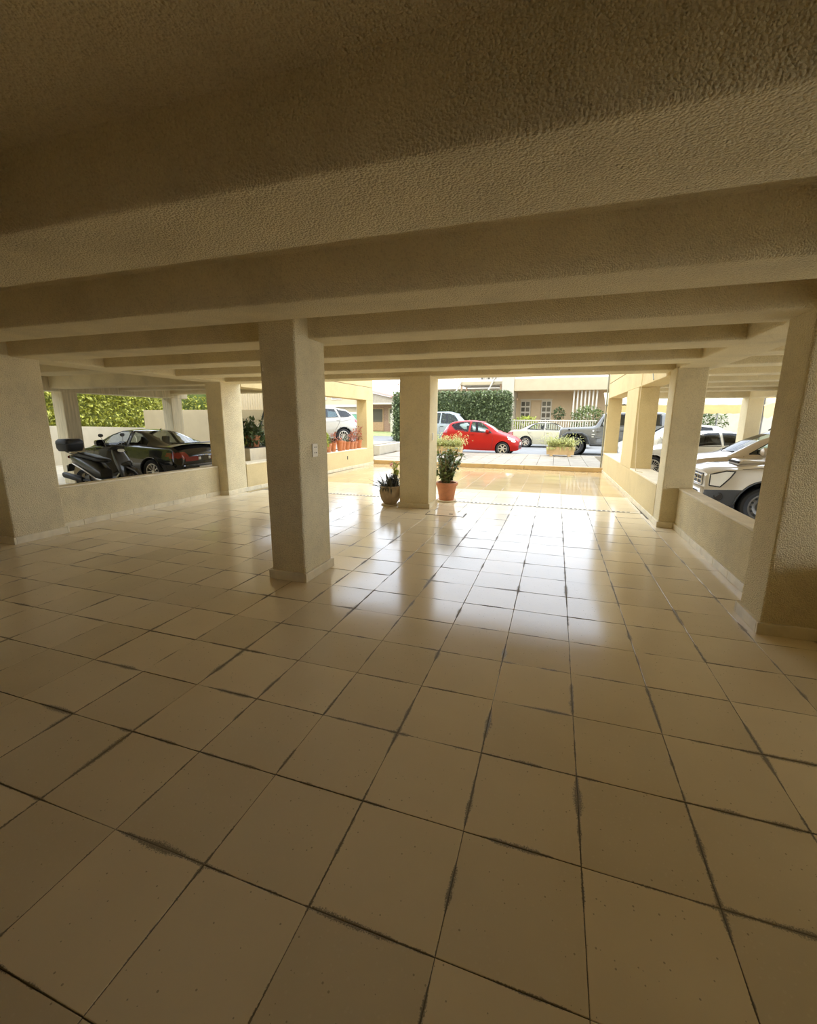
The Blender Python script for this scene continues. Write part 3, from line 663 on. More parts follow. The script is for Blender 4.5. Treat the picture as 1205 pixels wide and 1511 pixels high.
# ------------------------------------------------------------------ vehicles
def inpoly(px, py, poly):
    c = False; n = len(poly); j = n - 1
    for i in range(n):
        xi, yi = poly[i]; xj, yj = poly[j]
        if (yi > py) != (yj > py) and px < (xj - xi) * (py - yi) / (yj - yi) + xi: c = not c
        j = i
    return c
class Car:
    """lofted body; s runs from the nose (0) to the tail (L); local +x is forward, y to the car's own left, z up from the ground"""
    def __init__(s, name, label, cat, loc, rz, L, keys, paint, crown=.045, step=.035, smooth=.045, group=None):
        s.t = thing(name, label, cat, loc, rz, group); s.L, s.paint, s.step = L, paint, step
        k = np.array(keys, float); n = max(20, int(L / step)); ss = np.linspace(0, L, n + 1); s.ss = ss
        cols = [np.interp(ss, k[:, 0], k[:, i]) for i in range(1, 8)]
        w = max(1, int(smooth / step * 2)); ker = np.exp(-.5 * (np.arange(-2 * w, 2 * w + 1) / w) ** 2); ker /= ker.sum()
        sm = []
        for c in cols:
            p = np.pad(c, 2 * w, 'edge'); q = np.convolve(p, ker, 'valid'); q[0], q[-1] = c[0], c[-1]; sm.append(q)
        zb, zs, zr, wb, wm, ws, wr = sm
        rings = []; segs = None
        for i in range(n + 1):
            pts = []; sg = []
            def seg(a, b, m, tagc):
                for q in range(m): f = q / m; pts.append((a[0] + (b[0] - a[0]) * f, a[1] + (b[1] - a[1]) * f)); sg.append(tagc)
            zm = zb[i] + .45 * (zs[i] - zb[i]); P0, P1, P2 = (wb[i], zb[i]), (wm[i], zm), (ws[i], zs[i]); P3 = (wr[i], zr[i] - crown)
            m1 = max(4, int(.45 / step * .5)); m3 = max(8, int(.55 / step * .6)); m4 = max(8, int(.6 / step * .6))
            seg(P0, P1, m1, 'A'); seg(P1, P2, m1, 'B'); seg(P2, P3, m3, 'C')
            for q in range(m4 + 1):
                y = wr[i] * (1 - q / m4); pts.append((y, zr[i] - crown * (y / max(wr[i], .01)) ** 2)); sg.append('D')
            a = np.array(pts)
            for _ in range(2): b = a.copy(); b[1:-1] = .25 * a[:-2] + .5 * a[1:-1] + .25 * a[2:]; a = b
            rings.append(a); segs = sg
        s.R = np.array(rings); s.seg = segs; s.n = n; s.removed = {}; s.regions = []; s.arches = []
    def X(s, q): return s.L / 2 - q
    def ysurf(s, q, z):
        f = min(max(q / s.L * s.n, 0), s.n - 1e-6); i = int(f); f -= i
        a = s.R[i] * (1 - f) + s.R[i + 1] * f; m = a[:, 1].argmax(); o = np.argsort(a[:m + 1, 1]); return float(np.interp(z, a[:m + 1, 1][o], a[:m + 1, 0][o]))
    def ztop(s, q, y):
        f = min(max(q / s.L * s.n, 0), s.n - 1e-6); i = int(f); f -= i
        a = s.R[i] * (1 - f) + s.R[i + 1] * f; d = [k for k, g in enumerate(s.seg) if g == 'D']; b = a[d][::-1]; return float(np.interp(abs(y), b[:, 0], b[:, 1]))
    def region(s, name, mat, test, off=0.0, sides=(1, -1), label=None): s.regions.append((name, mat, test, off, sides, label))
    def side_window(s, poly, mat='glass', name='side_window'): s.region(name, mat, lambda q, y, z, g, p=poly: g in 'BCD' and inpoly(q, z, p)); s.trim(poly)
    def trim(s, poly, r=.011, mat='black_plastic', name='window_trim'):
        for sd in (1, -1):
            P = []; m = len(poly)
            for i in range(m):
                a, b = poly[i], poly[(i + 1) % m]
                for k in range(6): f = k / 6; q, z = a[0] + (b[0] - a[0]) * f, a[1] + (b[1] - a[1]) * f; P.append((s.X(q), sd * (s.ysurf(q, z) + .001), z))
            P.append(P[0]); MB().tube(P, r, 5, False).build(name, mat, s.t)
    def seam(s, pts, r=.005, name='door_seam', mat='hole', sides=(1, -1)):
        for sd in sides:
            P = []
            for a, b in zip(pts[:-1], pts[1:]):
                for k in range(6): f = k / 5; q, z = a[0] + (b[0] - a[0]) * f, a[1] + (b[1] - a[1]) * f; P.append((s.X(q), sd * (s.ysurf(q, z) + .0), z))
            MB().tube(P, r, 5).build(name, mat, s.t)
    def top_window(s, s0, s1, inset, mat='glass', name='windshield'):
        s.region(name, mat, lambda q, y, z, g: g == 'D' and s0 < q < s1 and abs(y) < s.R[int(q / s.L * s.n)][s.seg.index('D')][0] - inset)
    def wheels(s, sf, sr, r, yw, tw=.19, rim='spoke6', arch=.06, trim=True, rimmat='alloy', trimmat=None, low=0.0):
        s.wdef = (sf, sr, r, yw)
        for q in (sf, sr): s.arches.append((q, r + low, r + arch))
        for q in (sf, sr):
            for sd in (1, -1): wheel(s.t, (s.X(q), sd * yw, r), r, tw, rim, sd, rimmat)
        ra = r + arch
        for q in (sf, sr):
            for sd in (1, -1):
                w = MB(); n = 20; y0, y1 = sd * .38, sd * (yw + tw * .35)
                w.lathe([(0.0, y0), (ra, y0), (ra, y1)], 28, (s.X(q), 0, r + low), 'y'); w.build('wheel_well', 'rubber', s.t)
                if trim:
                    P = []
                    for k in range(25):
                        a = -0.15 + (PI + .3) * k / 24; qq, zz = q + ra * math.cos(a), r + low + ra * math.sin(a)
                        if zz < s.zmin(qq) + .01: continue
                        P.append((s.X(qq), sd * (s.ysurf(qq, zz) + .004), zz))
                    MB().tube(P, .016, 6).build('wheel_arch', trimmat or s.paint, s.t, smooth=True)
    def zmin(s, q): return float(s.R[min(max(int(q / s.L * s.n), 0), s.n)][0][1])
    def finish(s, cap='', capmat=None):
        n = s.n; J = len(s.seg); ss = s.ss
        body = MB(); regs = [[MB(), MB()] for _ in s.regions]
        V = {}
        for sd in (1, -1):
            vs = []
            for i in range(n + 1):
                for j in range(J): vs.append((s.X(ss[i]), sd * s.R[i][j][0], s.R[i][j][1]))
            bf = []; rf = [[] for _ in s.regions]
            for i in range(n):
                qc = (ss[i] + ss[i + 1]) / 2
                for j in range(J - 1):
                    yc = (s.R[i][j][0] + s.R[i + 1][j][0] + s.R[i][j + 1][0] + s.R[i + 1][j + 1][0]) / 4
                    zc = (s.R[i][j][1] + s.R[i + 1][j][1] + s.R[i][j + 1][1] + s.R[i + 1][j + 1][1]) / 4; g = s.seg[j]
                    if g in 'ABC' and any((qc - a) ** 2 + (zc - z0) ** 2 < ra * ra for a, z0, ra in s.arches): continue
                    f = (i * J + j, (i + 1) * J + j, (i + 1) * J + j + 1, i * J + j + 1)
                    if sd < 0: f = f[::-1]
                    for k, (nm, mt, tst, off, sides, lb) in enumerate(s.regions):
                        if sd in sides and tst(qc, yc, zc, g): rf[k].append(f); break
                    else: bf.append(f)
            body.add(vs, bf)
            for k in range(len(s.regions)):
                if rf[k]:
                    used = sorted(set(i for f in rf[k] for i in f)); mp = {o: i for i, o in enumerate(used)}
                    one = regs[k][0 if (sd > 0 or s.regions[k][0] in ('windshield', 'rear_window')) else 1]
                    one.add([vs[i] for i in used], [tuple(mp[i] for i in f) for f in rf[k]])
        # end caps and belly
        for i, flip in ((0, False), (n, True)):
            vs = [(s.X(ss[i]), s.R[i][j][0], s.R[i][j][1]) for j in range(J)] + [(s.X(ss[i]), -s.R[i][j][0], s.R[i][j][1]) for j in range(J)]
            body.add(vs, [(j, j + 1, J + j + 1, J + j) if not flip else (J + j, J + j + 1, j + 1, j) for j in range(J - 1)])
        belly = MB(); vs = [(s.X(ss[i]), sd * s.R[i][0][0] * .9, s.R[i][0][1] + .01) for i in range(n + 1) for sd in (1, -1)]
        belly.add(vs, [(2 * i, 2 * i + 1, 2 * i + 3, 2 * i + 2) for i in range(n)]).build('underbody', 'rubber', s.t)
        o = body.build('body', s.paint, s.t, smooth=True)
        for k, (nm, mt, tst, off, sides, lb) in enumerate(s.regions):
            for mb in regs[k]:
                if mb.v:
                    q = mb.build(nm, mt, s.t, smooth=True)
                    if lb: q['label'] = lb
        return o
    def seats(s, front, rear, zf, W_, dash=None):
        for q in front:
            for sd in (1, -1):
                c = MB(); x = s.X(q)
                c.loft([((x + .25, sd * W_ * .5, zf + .12), (0, .22, 0), (0, 0, .08)), ((x - .2, sd * W_ * .5, zf + .12), (0, .22, 0), (0, 0, .09))], 12, 4)
                c.loft([((x - .15, sd * W_ * .5, zf + .1), (0, .21, 0), (.06, 0, .02)), ((x - .3, sd * W_ * .5, zf + .68), (0, .18, 0), (.05, 0, .02))], 12, 4)
                c.loft([((x - .30, sd * W_ * .5, zf + .70), (0, .11, 0), (.045, 0, .01)), ((x - .33, sd * W_ * .5, zf + .88), (0, .11, 0), (.04, 0, .01))], 12, 3)
                c.build('seat', 'interior', s.t, smooth=True)
        if rear:
            c = MB(); x = s.X(rear)
            c.loft([((x + .2, 0, zf + .15), (0, W_ * 1.05, 0), (0, 0, .1)), ((x - .25, 0, zf + .15), (0, W_ * 1.05, 0), (0, 0, .1))], 12, 5)
            c.loft([((x - .2, 0, zf + .15), (0, W_ * 1.05, 0), (.06, 0, .02)), ((x - .38, 0, zf + .62), (0, W_, 0), (.05, 0, .02))], 12, 5); c.build('rear_seat', 'interior', s.t, smooth=True)
        if dash:
            x = s.X(dash); MB().loft([((x, -W_ * 1.08, zf + .45), (.18, 0, 0), (0, 0, .13)), ((x, W_ * 1.08, zf + .45), (.18, 0, 0), (0, 0, .13))], 12, 3).build('dashboard', 'interior', s.t, smooth=True)
            w = MB(); a = [(x - .32 + .06 * math.sin(t), W_ * .5 + .18 * math.cos(t), zf + .58 + .17 * math.sin(t)) for t in [2 * PI * k / 18 for k in range(19)]]; w.tube(a, .014, 6); w.build('steering_wheel', 'interior', s.t)
    def mirror(s, q, z, out=.11, mat=None, sz=(.09, .13, .085)):
        for sd in (1, -1):
            y = s.ysurf(q, z); x = s.X(q); m = MB()
            m.loft([((x + sz[0] * .5, sd * (y + out), z + .04), (0, sz[1] * .35, 0), (0, 0, sz[2] * .4)), ((x + sz[0] * .1, sd * (y + out), z + .04), (0, sz[1] * .8, 0), (0, 0, sz[2] * .9)), ((x - sz[0], sd * (y + out), z + .04), (0, sz[1] * .9, 0), (0, 0, sz[2]))], 12, 3)
            o = m.build('mirror', mat or s.paint, s.t, smooth=True)
            MB().tube([(x, sd * (y - .03), z), (x, sd * (y + out - .04), z + .0)], .022, 6).build('mirror_stalk', 'black_plastic', o)
    def handle(s, q, z, mat=None):
        for sd in (1, -1):
            y = s.ysurf(q, z); MB().loft([((s.X(q - .09), sd * (y + .012), z), (0, .012, 0), (0, 0, .013)), ((s.X(q + .09), sd * (y + .012), z), (0, .012, 0), (0, 0, .013))], 8, 3).build('door_handle', mat or s.paint, s.t, smooth=True)
    def panel(s, name, mat, x0, x1, y0, y1, z0, z1, bev=.01, parent=None): return MB().box(x0, x1, y0, y1, z0, z1).build(name, mat, parent or s.t, bevel=bev)
def wheel(parent, loc, r, tw, rim, sd, rimmat='alloy'):
    ri = r * .68; h = tw / 2
    ty = MB().lathe([(ri, -h * .8), (r * .86, -h), (r * .97, -h * .75), (r, -h * .35), (r, h * .35), (r * .97, h * .75), (r * .86, h), (ri, h * .8), (ri * .97, h * .5), (ri * .97, -h * .5), (ri, -h * .8)], 32, (0, 0, 0), 'y').build('wheel', 'rubber', parent, smooth=True, loc=loc)
    f = sd * h * .72; m = MB()
    m.lathe([(ri * 1.0, f), (ri * .90, f * 1.04), (ri * .86, f * .8), (ri * .86, -f)], 30, (0, 0, 0), 'y')
    hub = MB().lathe([(0, f * .8), (ri * .2, f * .8), (ri * .22, f * .5), (ri * .22, 0)], 16, (0, 0, 0), 'y')
    if rim.startswith('spoke'):
        n = int(rim[5:]); wd = (.14 if n < 8 else .065 if n < 14 else .035) * ri
        for k in range(n):
            a = 2 * PI * k / n; c, s_ = math.cos(a), math.sin(a)
            def P(rr, q, y): return (c * rr - s_ * q, y, s_ * rr + c * q)
            v = [P(ri * .12, -wd, f * .55), P(ri * .12, wd, f * .55), P(ri * .9, wd * .8, f * .85), P(ri * .9, -wd * .8, f * .85), P(ri * .12, -wd, f * .2), P(ri * .12, wd, f * .2), P(ri * .9, wd * .8, f * .3), P(ri * .9, -wd * .8, f * .3)]
            m.add(v, [(0, 1, 2, 3), (7, 6, 5, 4), (0, 4, 5, 1), (1, 5, 6, 2), (2, 6, 7, 3), (3, 7, 4, 0)])
    else:
        prof = [(0, f * .55), (ri * .34, f * .6), (ri * .42, f * .25), (ri * .66, f * .55), (ri * .86, f * .3)]
        m.lathe(prof, 30, (0, 0, 0), 'y')
        for k in range(14):
            a = 2 * PI * k / 14; MB().lathe([(0, f * .64), (ri * .07, f * .64), (ri * .07, f * .3)], 8, (math.cos(a) * ri * .72, 0, math.sin(a) * ri * .72), 'y').build('rim_hole', 'rubber', ty)
    o = m.build('rim', rimmat, ty, smooth=True); hb = hub.build('hub_cap', 'rubber' if rim == 'steel' else rimmat, ty, smooth=True)
    br = MB().lathe([(0, -f * .2), (ri * .8, -f * .2)], 20, (0, 0, 0), 'y').build('brake_disc', 'rubber', ty)
    return ty
def plate(c, x, z, sgn, w=.5, h=.11): 
    o = c.panel('number_plate', 'plate_white', min(x, x + sgn * .012), max(x, x + sgn * .012), -w / 2, w / 2, z, z + h, .003)
    return o

# --- red three-door hatchback on the street
RZ = -0.14
c = Car('hatchback', 'bright red three-door hatchback parked at the kerb', 'car', (-3.146, 19.76, .02), -.05, 3.42,
        [(0, .24, .56, .62, .50, .58, .50, .36), (.05, .2, .62, .69, .60, .68, .60, .44), (.18, .19, .70, .77, .70, .76, .70, .52), (.5, .19, .81, .89, .74, .80, .76, .60), (.88, .19, .89, 1.0, .76, .81, .78, .66), (1.15, .19, .915, 1.20, .76, .81, .78, .62), (1.58, .19, .95, 1.42, .765, .81, .78, .57), (2.1, .2, .985, 1.475, .765, .81, .775, .56), (2.7, .22, 1.02, 1.45, .76, .80, .765, .55), (3.02, .24, 1.04, 1.385, .75, .79, .75, .53), (3.2, .26, 1.02, 1.2, .72, .77, .73, .55), (3.34, .3, .9, .99, .68, .74, .70, .52), (3.42, .34, .7, .76, .60, .66, .60, .44)], 'paint_red')
c.wheels(.64, 2.98, .285, .70, .17, 'spoke6', .045)
c.side_window([(1.12, .935), (1.36, 1.18), (1.62, 1.37), (2.02, 1.40), (2.05, .985)], 'glass_clear'); c.side_window([(2.15, 1.0), (2.12, 1.39), (2.5, 1.375), (2.86, 1.30), (2.93, 1.24), (2.72, 1.05)], 'glass_clear')
c.top_window(.93, 1.52, .055, 'glass_blue'); c.top_window(3.04, 3.26, .07, 'glass', 'rear_window')
c.region('headlight', 'lamp_clear', lambda q, y, z, g: inpoly(q, z, [(.10, .56), (.16, .69), (.46, .80), (.42, .70), (.25, .58)]) and g in 'ABC')
c.region('taillight', 'lamp_red', lambda q, y, z, g: inpoly(q, z, [(3.12, .9), (3.05, 1.25), (3.16, 1.22), (3.3, .92)]) and g in 'BC')
c.seam([(2.07, .985), (2.10, .45), (2.05, .24)]); c.seam([(1.10, .93), (1.06, .6), (1.12, .25)]); c.seam([(1.12, .25), (2.05, .25)])
c.handle(1.95, .86); c.mirror(1.26, .97, .08); c.seats((1.95,), 2.55, .35, .62, 1.15)
c.panel('lower_grille', 'black_plastic', 1.685, 1.715, -.42, .42, .28, .42); c.panel('upper_grille', 'black_plastic', 1.69, 1.716, -.34, .34, .52, .57); plate(c, 1.715, .43, 1)
MB().lathe([(0, 0), (.045, 0), (.045, .012), (0, .014)], 16, (1.70, 0, .585), 'x').build('badge', 'chrome', c.t)
c.finish()

# --- white saloon across the street
c = Car('saloon', 'cream white four-door saloon parked across the street', 'car', (-0.38, 26.2, .02), 0.0, 4.5,
        [(0, .26, .58, .62, .55, .62, .55, .4), (.1, .2, .66, .70, .68, .74, .68, .52), (.5, .18, .78, .83, .76, .82, .78, .62), (1.15, .18, .88, .94, .78, .84, .80, .68), (1.75, .18, .92, 1.28, .78, .845, .80, .6), (2.1, .18, .935, 1.39, .78, .845, .80, .57), (2.7, .18, .95, 1.41, .78, .845, .80, .56), (3.2, .2, .95, 1.30, .78, .84, .79, .56), (3.75, .2, .95, 1.0, .77, .83, .78, .64), (4.2, .22, .93, .98, .74, .80, .75, .6), (4.42, .26, .86, .9, .68, .74, .68, .5), (4.5, .3, .7, .74, .6, .66, .6, .44)], 'paint_cream')
c.wheels(.85, 3.45, .30, .71, .18, 'spoke7')
c.side_window([(1.45, .95), (1.82, 1.25), (2.08, 1.34), (2.38, 1.35), (2.42, .97)], 'glass_clear'); c.side_window([(2.5, .97), (2.46, 1.35), (2.85, 1.33), (3.12, 1.22), (3.4, 1.0)], 'glass_clear')
c.top_window(1.2, 2.02, .06); c.top_window(2.9, 3.62, .07, 'glass', 'rear_window'); c.handle(2.3, .82); c.handle(3.25, .82); c.mirror(1.55, .97, .08)
c.seam([(1.5, .93), (1.45, .5), (1.5, .22)]); c.seam([(2.45, .95), (2.46, .22)]); c.seam([(3.4, .97), (3.25, .7), (3.1, .6), (3.05, .22)]); c.seats((2.3,), 3.1, .3, .62, 1.5)
c.region('headlight', 'lamp_clear', lambda q, y, z, g: q < .35 and .56 < z < .72 and g in 'BC'); c.region('taillight', 'lamp_red', lambda q, y, z, g: q > 4.15 and .66 < z < .86 and g in 'BC'); plate(c, -2.25, .5, -1)
c.finish()

# --- blue-grey estate partly behind the column
c = Car('estate_car', 'blue-grey estate car parked behind the red hatchback', 'car', (-5.85, 24.9, .02), 0.0, 4.4,
        [(0, .28, .7, .76, .6, .68, .6, .44), (.15, .22, .82, .9, .74, .8, .74, .56), (.9, .2, .98, 1.06, .8, .87, .84, .7), (1.6, .2, 1.05, 1.6, .82, .89, .85, .62), (2.1, .2, 1.07, 1.72, .82, .89, .85, .6), (3.6, .22, 1.1, 1.70, .82, .88, .84, .6), (4.15, .26, 1.1, 1.55, .8, .86, .82, .58), (4.4, .32, .9, 1.0, .74, .8, .74, .54)], 'paint_bluegrey')
c.wheels(.85, 3.5, .33, .74, .2, 'spoke5', trimmat='black_plastic')
c.side_window([(1.42, 1.1), (1.75, 1.5), (2.1, 1.62), (2.45, 1.63), (2.48, 1.12)]); c.side_window([(2.56, 1.12), (2.53, 1.63), (3.4, 1.61), (3.45, 1.14)]); c.side_window([(3.55, 1.15), (3.5, 1.6), (4.0, 1.54), (4.05, 1.18)])
c.top_window(.98, 1.58, .06); c.mirror(1.5, 1.1, .1, 'black_plastic'); c.handle(2.4, .98, 'black_plastic'); c.handle(3.35, .98, 'black_plastic'); c.seam([(2.52, 1.1), (2.5, .25)]); c.seats((2.3,), 3.1, .4, .66, 1.5)
c.region('headlight', 'lamp_clear', lambda q, y, z, g: q < .4 and .68 < z < .84 and g in 'BC'); c.finish(); c.t.scale = (1.06, 1.06, 1.14)

# --- grey off-roader at the kerb
c = Car('off_roader', 'dark grey boxy off-roader with flared fenders at the kerb', 'car', (2.27, 21.2, .02), PI, 4.2,
        [(0, .58, 1.06, 1.13, .52, .58, .56, .5), (.08, .55, 1.1, 1.17, .56, .62, .60, .54), (.7, .52, 1.12, 1.20, .62, .68, .66, .60), (1.35, .46, 1.14, 1.23, .72, .76, .72, .66), (1.42, .46, 1.16, 1.25, .75, .78, .75, .68), (1.72, .46, 1.19, 1.74, .77, .80, .77, .64), (1.85, .46, 1.2, 1.82, .77, .80, .77, .64), (3.9, .5, 1.22, 1.84, .77, .80, .77, .65), (4.1, .52, 1.2, 1.8, .76, .79, .76, .62), (4.2, .55, 1.1, 1.2, .74, .76, .74, .6)], 'paint_grey', crown=.02, smooth=.02)
c.wheels(.62, 3.1, .40, .74, .26, 'spoke5', .10, trim=False, rimmat='steel_dark')
for q in (.62, 3.1):
    for sd in (1, -1):
        pr_ = [(-.62, .52), (-.50, .86), (-.30, .98), (.30, .98), (.52, .84), (.66, .48), (.60, .46), (.46, .78), (.26, .915), (-.27, .915), (-.44, .80), (-.55, .50)]
        y0, y1 = sd * .60, sd * .93; MB().prism([(c.X(q) - a, z) for a, z in pr_], 1, min(y0, y1), max(y0, y1)).build('fender_flare', 'grey_plastic', c.t, bevel=.02)
c.side_window([(1.62, 1.24), (1.80, 1.74), (2.55, 1.76), (2.58, 1.24)], 'glass_dark'); c.side_window([(2.72, 1.26), (2.70, 1.74), (3.9, 1.74), (3.92, 1.28)], 'glass_dark'); c.top_window(1.45, 1.72, .06)
c.seam([(1.52, 1.16), (1.50, .56), (2.62, .54), (2.66, 1.22)]); c.mirror(1.72, 1.30, .15, 'paint_pearl', (.06, .12, .11)); c.handle(2.5, 1.06, 'black_plastic')
for z in (1.02, .74):
    for sd in (1, -1): c.panel('door_hinge', 'paint_grey', c.X(1.62), c.X(1.46), min(sd * .79, sd * .815), max(sd * .79, sd * .815), z, z + .05, .006)
for z in (.88, .78):
    for sd in (1, -1): c.panel('badge', 'plate_white', c.X(1.44), c.X(1.30), min(sd * .73, sd * .765), max(sd * .73, sd * .765), z, z + .022, .003)
MB().lathe([(0, 0), (.035, 0), (.035, .02), (0, .02)], 12, (c.X(1.35), .745, 1.05), 'y').build('fuel_badge', 'plate_white', c.t)
c.panel('front_bumper', 'black_plastic', c.X(.02), c.X(-.16), -.78, .78, .5, .68, .03); c.panel('rock_rail', 'black_plastic', c.X(2.6), c.X(1.25), .68, .86, .40, .48, .02); c.panel('rock_rail', 'black_plastic', c.X(2.6), c.X(1.25), -.86, -.68, .40, .48, .02)
for sd in (1, -1): MB().lathe([(0, .02), (.09, .02), (.1, 0), (.1, -.03)], 18, (c.X(0), sd * .42, .94), 'x').build('headlight', 'lamp_clear', c.t, smooth=True)
for k in range(7): c.panel('grille_slot', 'hole', c.X(.01), c.X(-.006), -.27 + k * .09 - .022, -.27 + k * .09 + .022, .74, 1.04, .008)
c.seats((2.1,), 2.9, .55, .6, 1.75); c.panel('hood_latch', 'black_plastic', c.X(.42), c.X(.34), .64, .68, 1.06, 1.12, .004); c.finish()

# --- black coupe in the parking bay
c = Car('coupe', 'glossy black two-door coupe parked nose-out behind the parapet', 'car', (-10.6, 8.92, -.12), 3.11, 4.38,
        [(0, .26, .56, .60, .52, .60, .52, .4), (.1, .2, .62, .66, .66, .74, .66, .5), (.6, .18, .74, .79, .76, .83, .77, .62), (1.3, .17, .85, .92, .78, .85, .79, .68), (1.9, .17, .89, 1.22, .78, .855, .79, .58), (2.25, .17, .90, 1.32, .78, .855, .79, .53), (2.7, .17, .91, 1.335, .78, .855, .79, .52), (3.05, .18, .915, 1.27, .78, .855, .79, .52), (3.5, .19, .92, 1.10, .78, .85, .79, .56), (3.88, .2, .92, .985, .77, .84, .78, .62), (4.2, .22, .92, .975, .74, .80, .75, .62), (4.32, .26, .82, .86, .70, .76, .70, .56), (4.38, .3, .66, .70, .62, .68, .62, .46)], 'paint_black', crown=.04, step=.025)
c.wheels(.93, 3.50, .31, .73, .19, 'spoke10', .05, rimmat='alloy')
c.side_window([(1.62, .93), (2.0, 1.18), (2.3, 1.275), (2.62, 1.285), (2.66, .935)], 'glass_clear'); c.side_window([(2.76, .94), (2.72, 1.275), (2.95, 1.225), (3.28, 1.05), (3.33, .95)], 'glass_clear')
c.top_window(1.36, 2.16, .06, 'glass_clear'); c.top_window(2.92, 3.84, .09, 'glass_clear', 'rear_window'); c.seats((2.45,), 3.05, .25, .62, 1.65)
c.seam([(1.55, .88), (1.5, .5), (1.56, .2)]); c.seam([(2.70, .92), (2.78, .6), (2.70, .2)]); c.handle(2.6, .78, 'black_plastic'); c.mirror(1.75, .94, .08)
c.region('taillight', 'lamp_red', lambda q, y, z, g: inpoly(q, z, [(3.98, .70), (4.0, .80), (4.36, .80), (4.38, .66), (4.2, .66)]) and g in 'BC')
X = c.X(4.38)
for sd in (1, -1):
    c.panel('taillight_bar', 'lamp_red', X - .008, X + .01, min(sd * .2, sd * .6), max(sd * .2, sd * .6), .58, .69, .006); c.panel('reverse_lamp', 'lamp_clear', X - .01, X + .01, min(sd * .12, sd * .2), max(sd * .12, sd * .2), .60, .67, .01)
c.panel('rear_bumper', 'paint_black', X - .05, X + .12, -.70, .70, .27, .52, .05); c.panel('boot_seam', 'hole', X - .01, X + .003, -.66, .66, .555, .562, .001)
plate(c, X - .05, .34, -1, .48, .11); c.panel('tail_badge', 'chrome', X - .012, X, -.10, -.02, .70, .715, .002); c.panel('tail_badge', 'chrome', X - .012, X, .02, .05, .70, .715, .002)
w = MB(); w.prism([(c.X(4.02), .985), (c.X(4.28), 1.0), (c.X(4.32), 1.03), (c.X(4.1), 1.015)], 1, -.66, .66).build('spoiler', 'paint_black', c.t, bevel=.01)
MB().tube([(c.X(2.95), 0, 1.30), (c.X(3.0), 0, 1.34)], .012, 6).build('aerial_base', 'black_plastic', c.t); c.finish()

# --- pearl suv behind the flower pots
c = Car('compact_suv', 'pearl white compact suv behind the row of flower pots', 'car', (-10.6, 17.5, .42), 4.0, 4.4,
        [(0, .3, .72, .78, .6, .68, .6, .44), (.15, .24, .84, .9, .76, .82, .76, .56), (1.0, .22, 1.0, 1.08, .82, .89, .86, .7), (1.8, .22, 1.06, 1.55, .84, .9, .86, .6), (2.3, .22, 1.08, 1.64, .84, .9, .86, .58), (3.3, .24, 1.14, 1.62, .83, .9, .85, .57), (3.85, .26, 1.17, 1.53, .82, .88, .82, .56), (4.15, .28, 1.12, 1.28, .78, .85, .78, .58), (4.3, .34, .98, 1.04, .74, .82, .74, .56), (4.4, .4, .74, .80, .66, .74, .66, .5)], 'paint_pearl')
c.wheels(.9, 3.54, .34, .76, .21, 'spoke10', .06, trimmat='grey_plastic')
c.side_window([(2.66, 1.13), (2.64, 1.53), (3.2, 1.51), (3.32, 1.16)], 'glass_blue'); c.side_window([(3.42, 1.17), (3.32, 1.5), (3.75, 1.43), (4.0, 1.26), (3.8, 1.2)], 'glass_blue'); c.side_window([(1.6, 1.1), (2.0, 1.45), (2.3, 1.53), (2.54, 1.53), (2.56, 1.12)], 'glass_blue')
c.top_window(1.06, 1.76, .06); c.top_window(3.9, 4.16, .07, 'glass_dark', 'rear_window'); c.handle(2.5, 1.0); c.handle(3.3, 1.03); c.seam([(2.6, 1.1), (2.6, .3)]); c.seam([(3.4, 1.15), (3.3, .85), (3.12, .6)]); c.seam([(2.62, .95), (3.4, .98), (4.0, 1.08)], .004); c.seats((2.4,), 3.2, .45, .64, 1.75)
c.region('taillight', 'lamp_red', lambda q, y, z, g: q > 4.12 and .92 < z < 1.1 and g in 'BC'); c.region('headlight', 'lamp_clear', lambda q, y, z, g: q < .5 and .74 < z < .88 and g in 'BC'); plate(c, c.X(4.4), .62, -1); c.finish()

# --- silver pickup next to the low wall
GZ = -.22
c = Car('pickup_truck', 'silver off-road pickup with grey cladding and steel wheels behind the parapet', 'car', (5.34, 10.3, -.45), 3.14, 5.1,
        [(0, .42, .90, .95, .58, .66, .60, .44), (.04, .40, .95, 1.00, .66, .74, .68, .5), (.14, .38, 1.0, 1.05, .74, .82, .76, .56), (.35, .38, 1.05, 1.09, .80, .88, .82, .62), (1.2, .38, 1.10, 1.16, .82, .90, .84, .70), (1.42, .36, 1.12, 1.2, .82, .89, .84, .72), (2.1, .36, 1.14, 1.68, .82, .88, .84, .62), (2.4, .36, 1.15, 1.75, .82, .88, .84, .6), (3.3, .36, 1.16, 1.74, .82, .88, .84, .6), (3.55, .38, 1.16, 1.5, .82, .88, .84, .62), (3.7, .4, 1.14, 1.17, .82, .88, .84, .74), (5.0, .44, 1.12, 1.15, .82, .88, .84, .76), (5.1, .5, 1.1, 1.12, .80, .84, .80, .7)], 'paint_silver', crown=.03, step=.02, smooth=.05)
c.wheels(.92, 4.0, .375, .765, .235, 'steel', .085, rimmat='steel_dark', trimmat='grey_plastic', low=.03)
c.region('bumper', 'grey_plastic', lambda q, y, z, g: q < .60 and g == 'A')
c.region('headlight', 'lamp_clear', lambda q, y, z, g: g in 'ABC' and inpoly(q, z, [(.035, .73), (.05, .95), (.28, 1.025), (.42, 1.025), (.34, .90), (.20, .72)])); c.trim([(.05, .73), (.06, .94), (.28, 1.02), (.41, 1.02), (.34, .90), (.20, .72)], .012, 'black_plastic', 'headlight_surround')
c.side_window([(1.72, 1.17), (2.15, 1.6), (2.5, 1.67), (2.75, 1.67), (2.78, 1.18)], 'glass'); c.side_window([(2.86, 1.18), (2.83, 1.66), (3.3, 1.64), (3.45, 1.2)], 'glass')
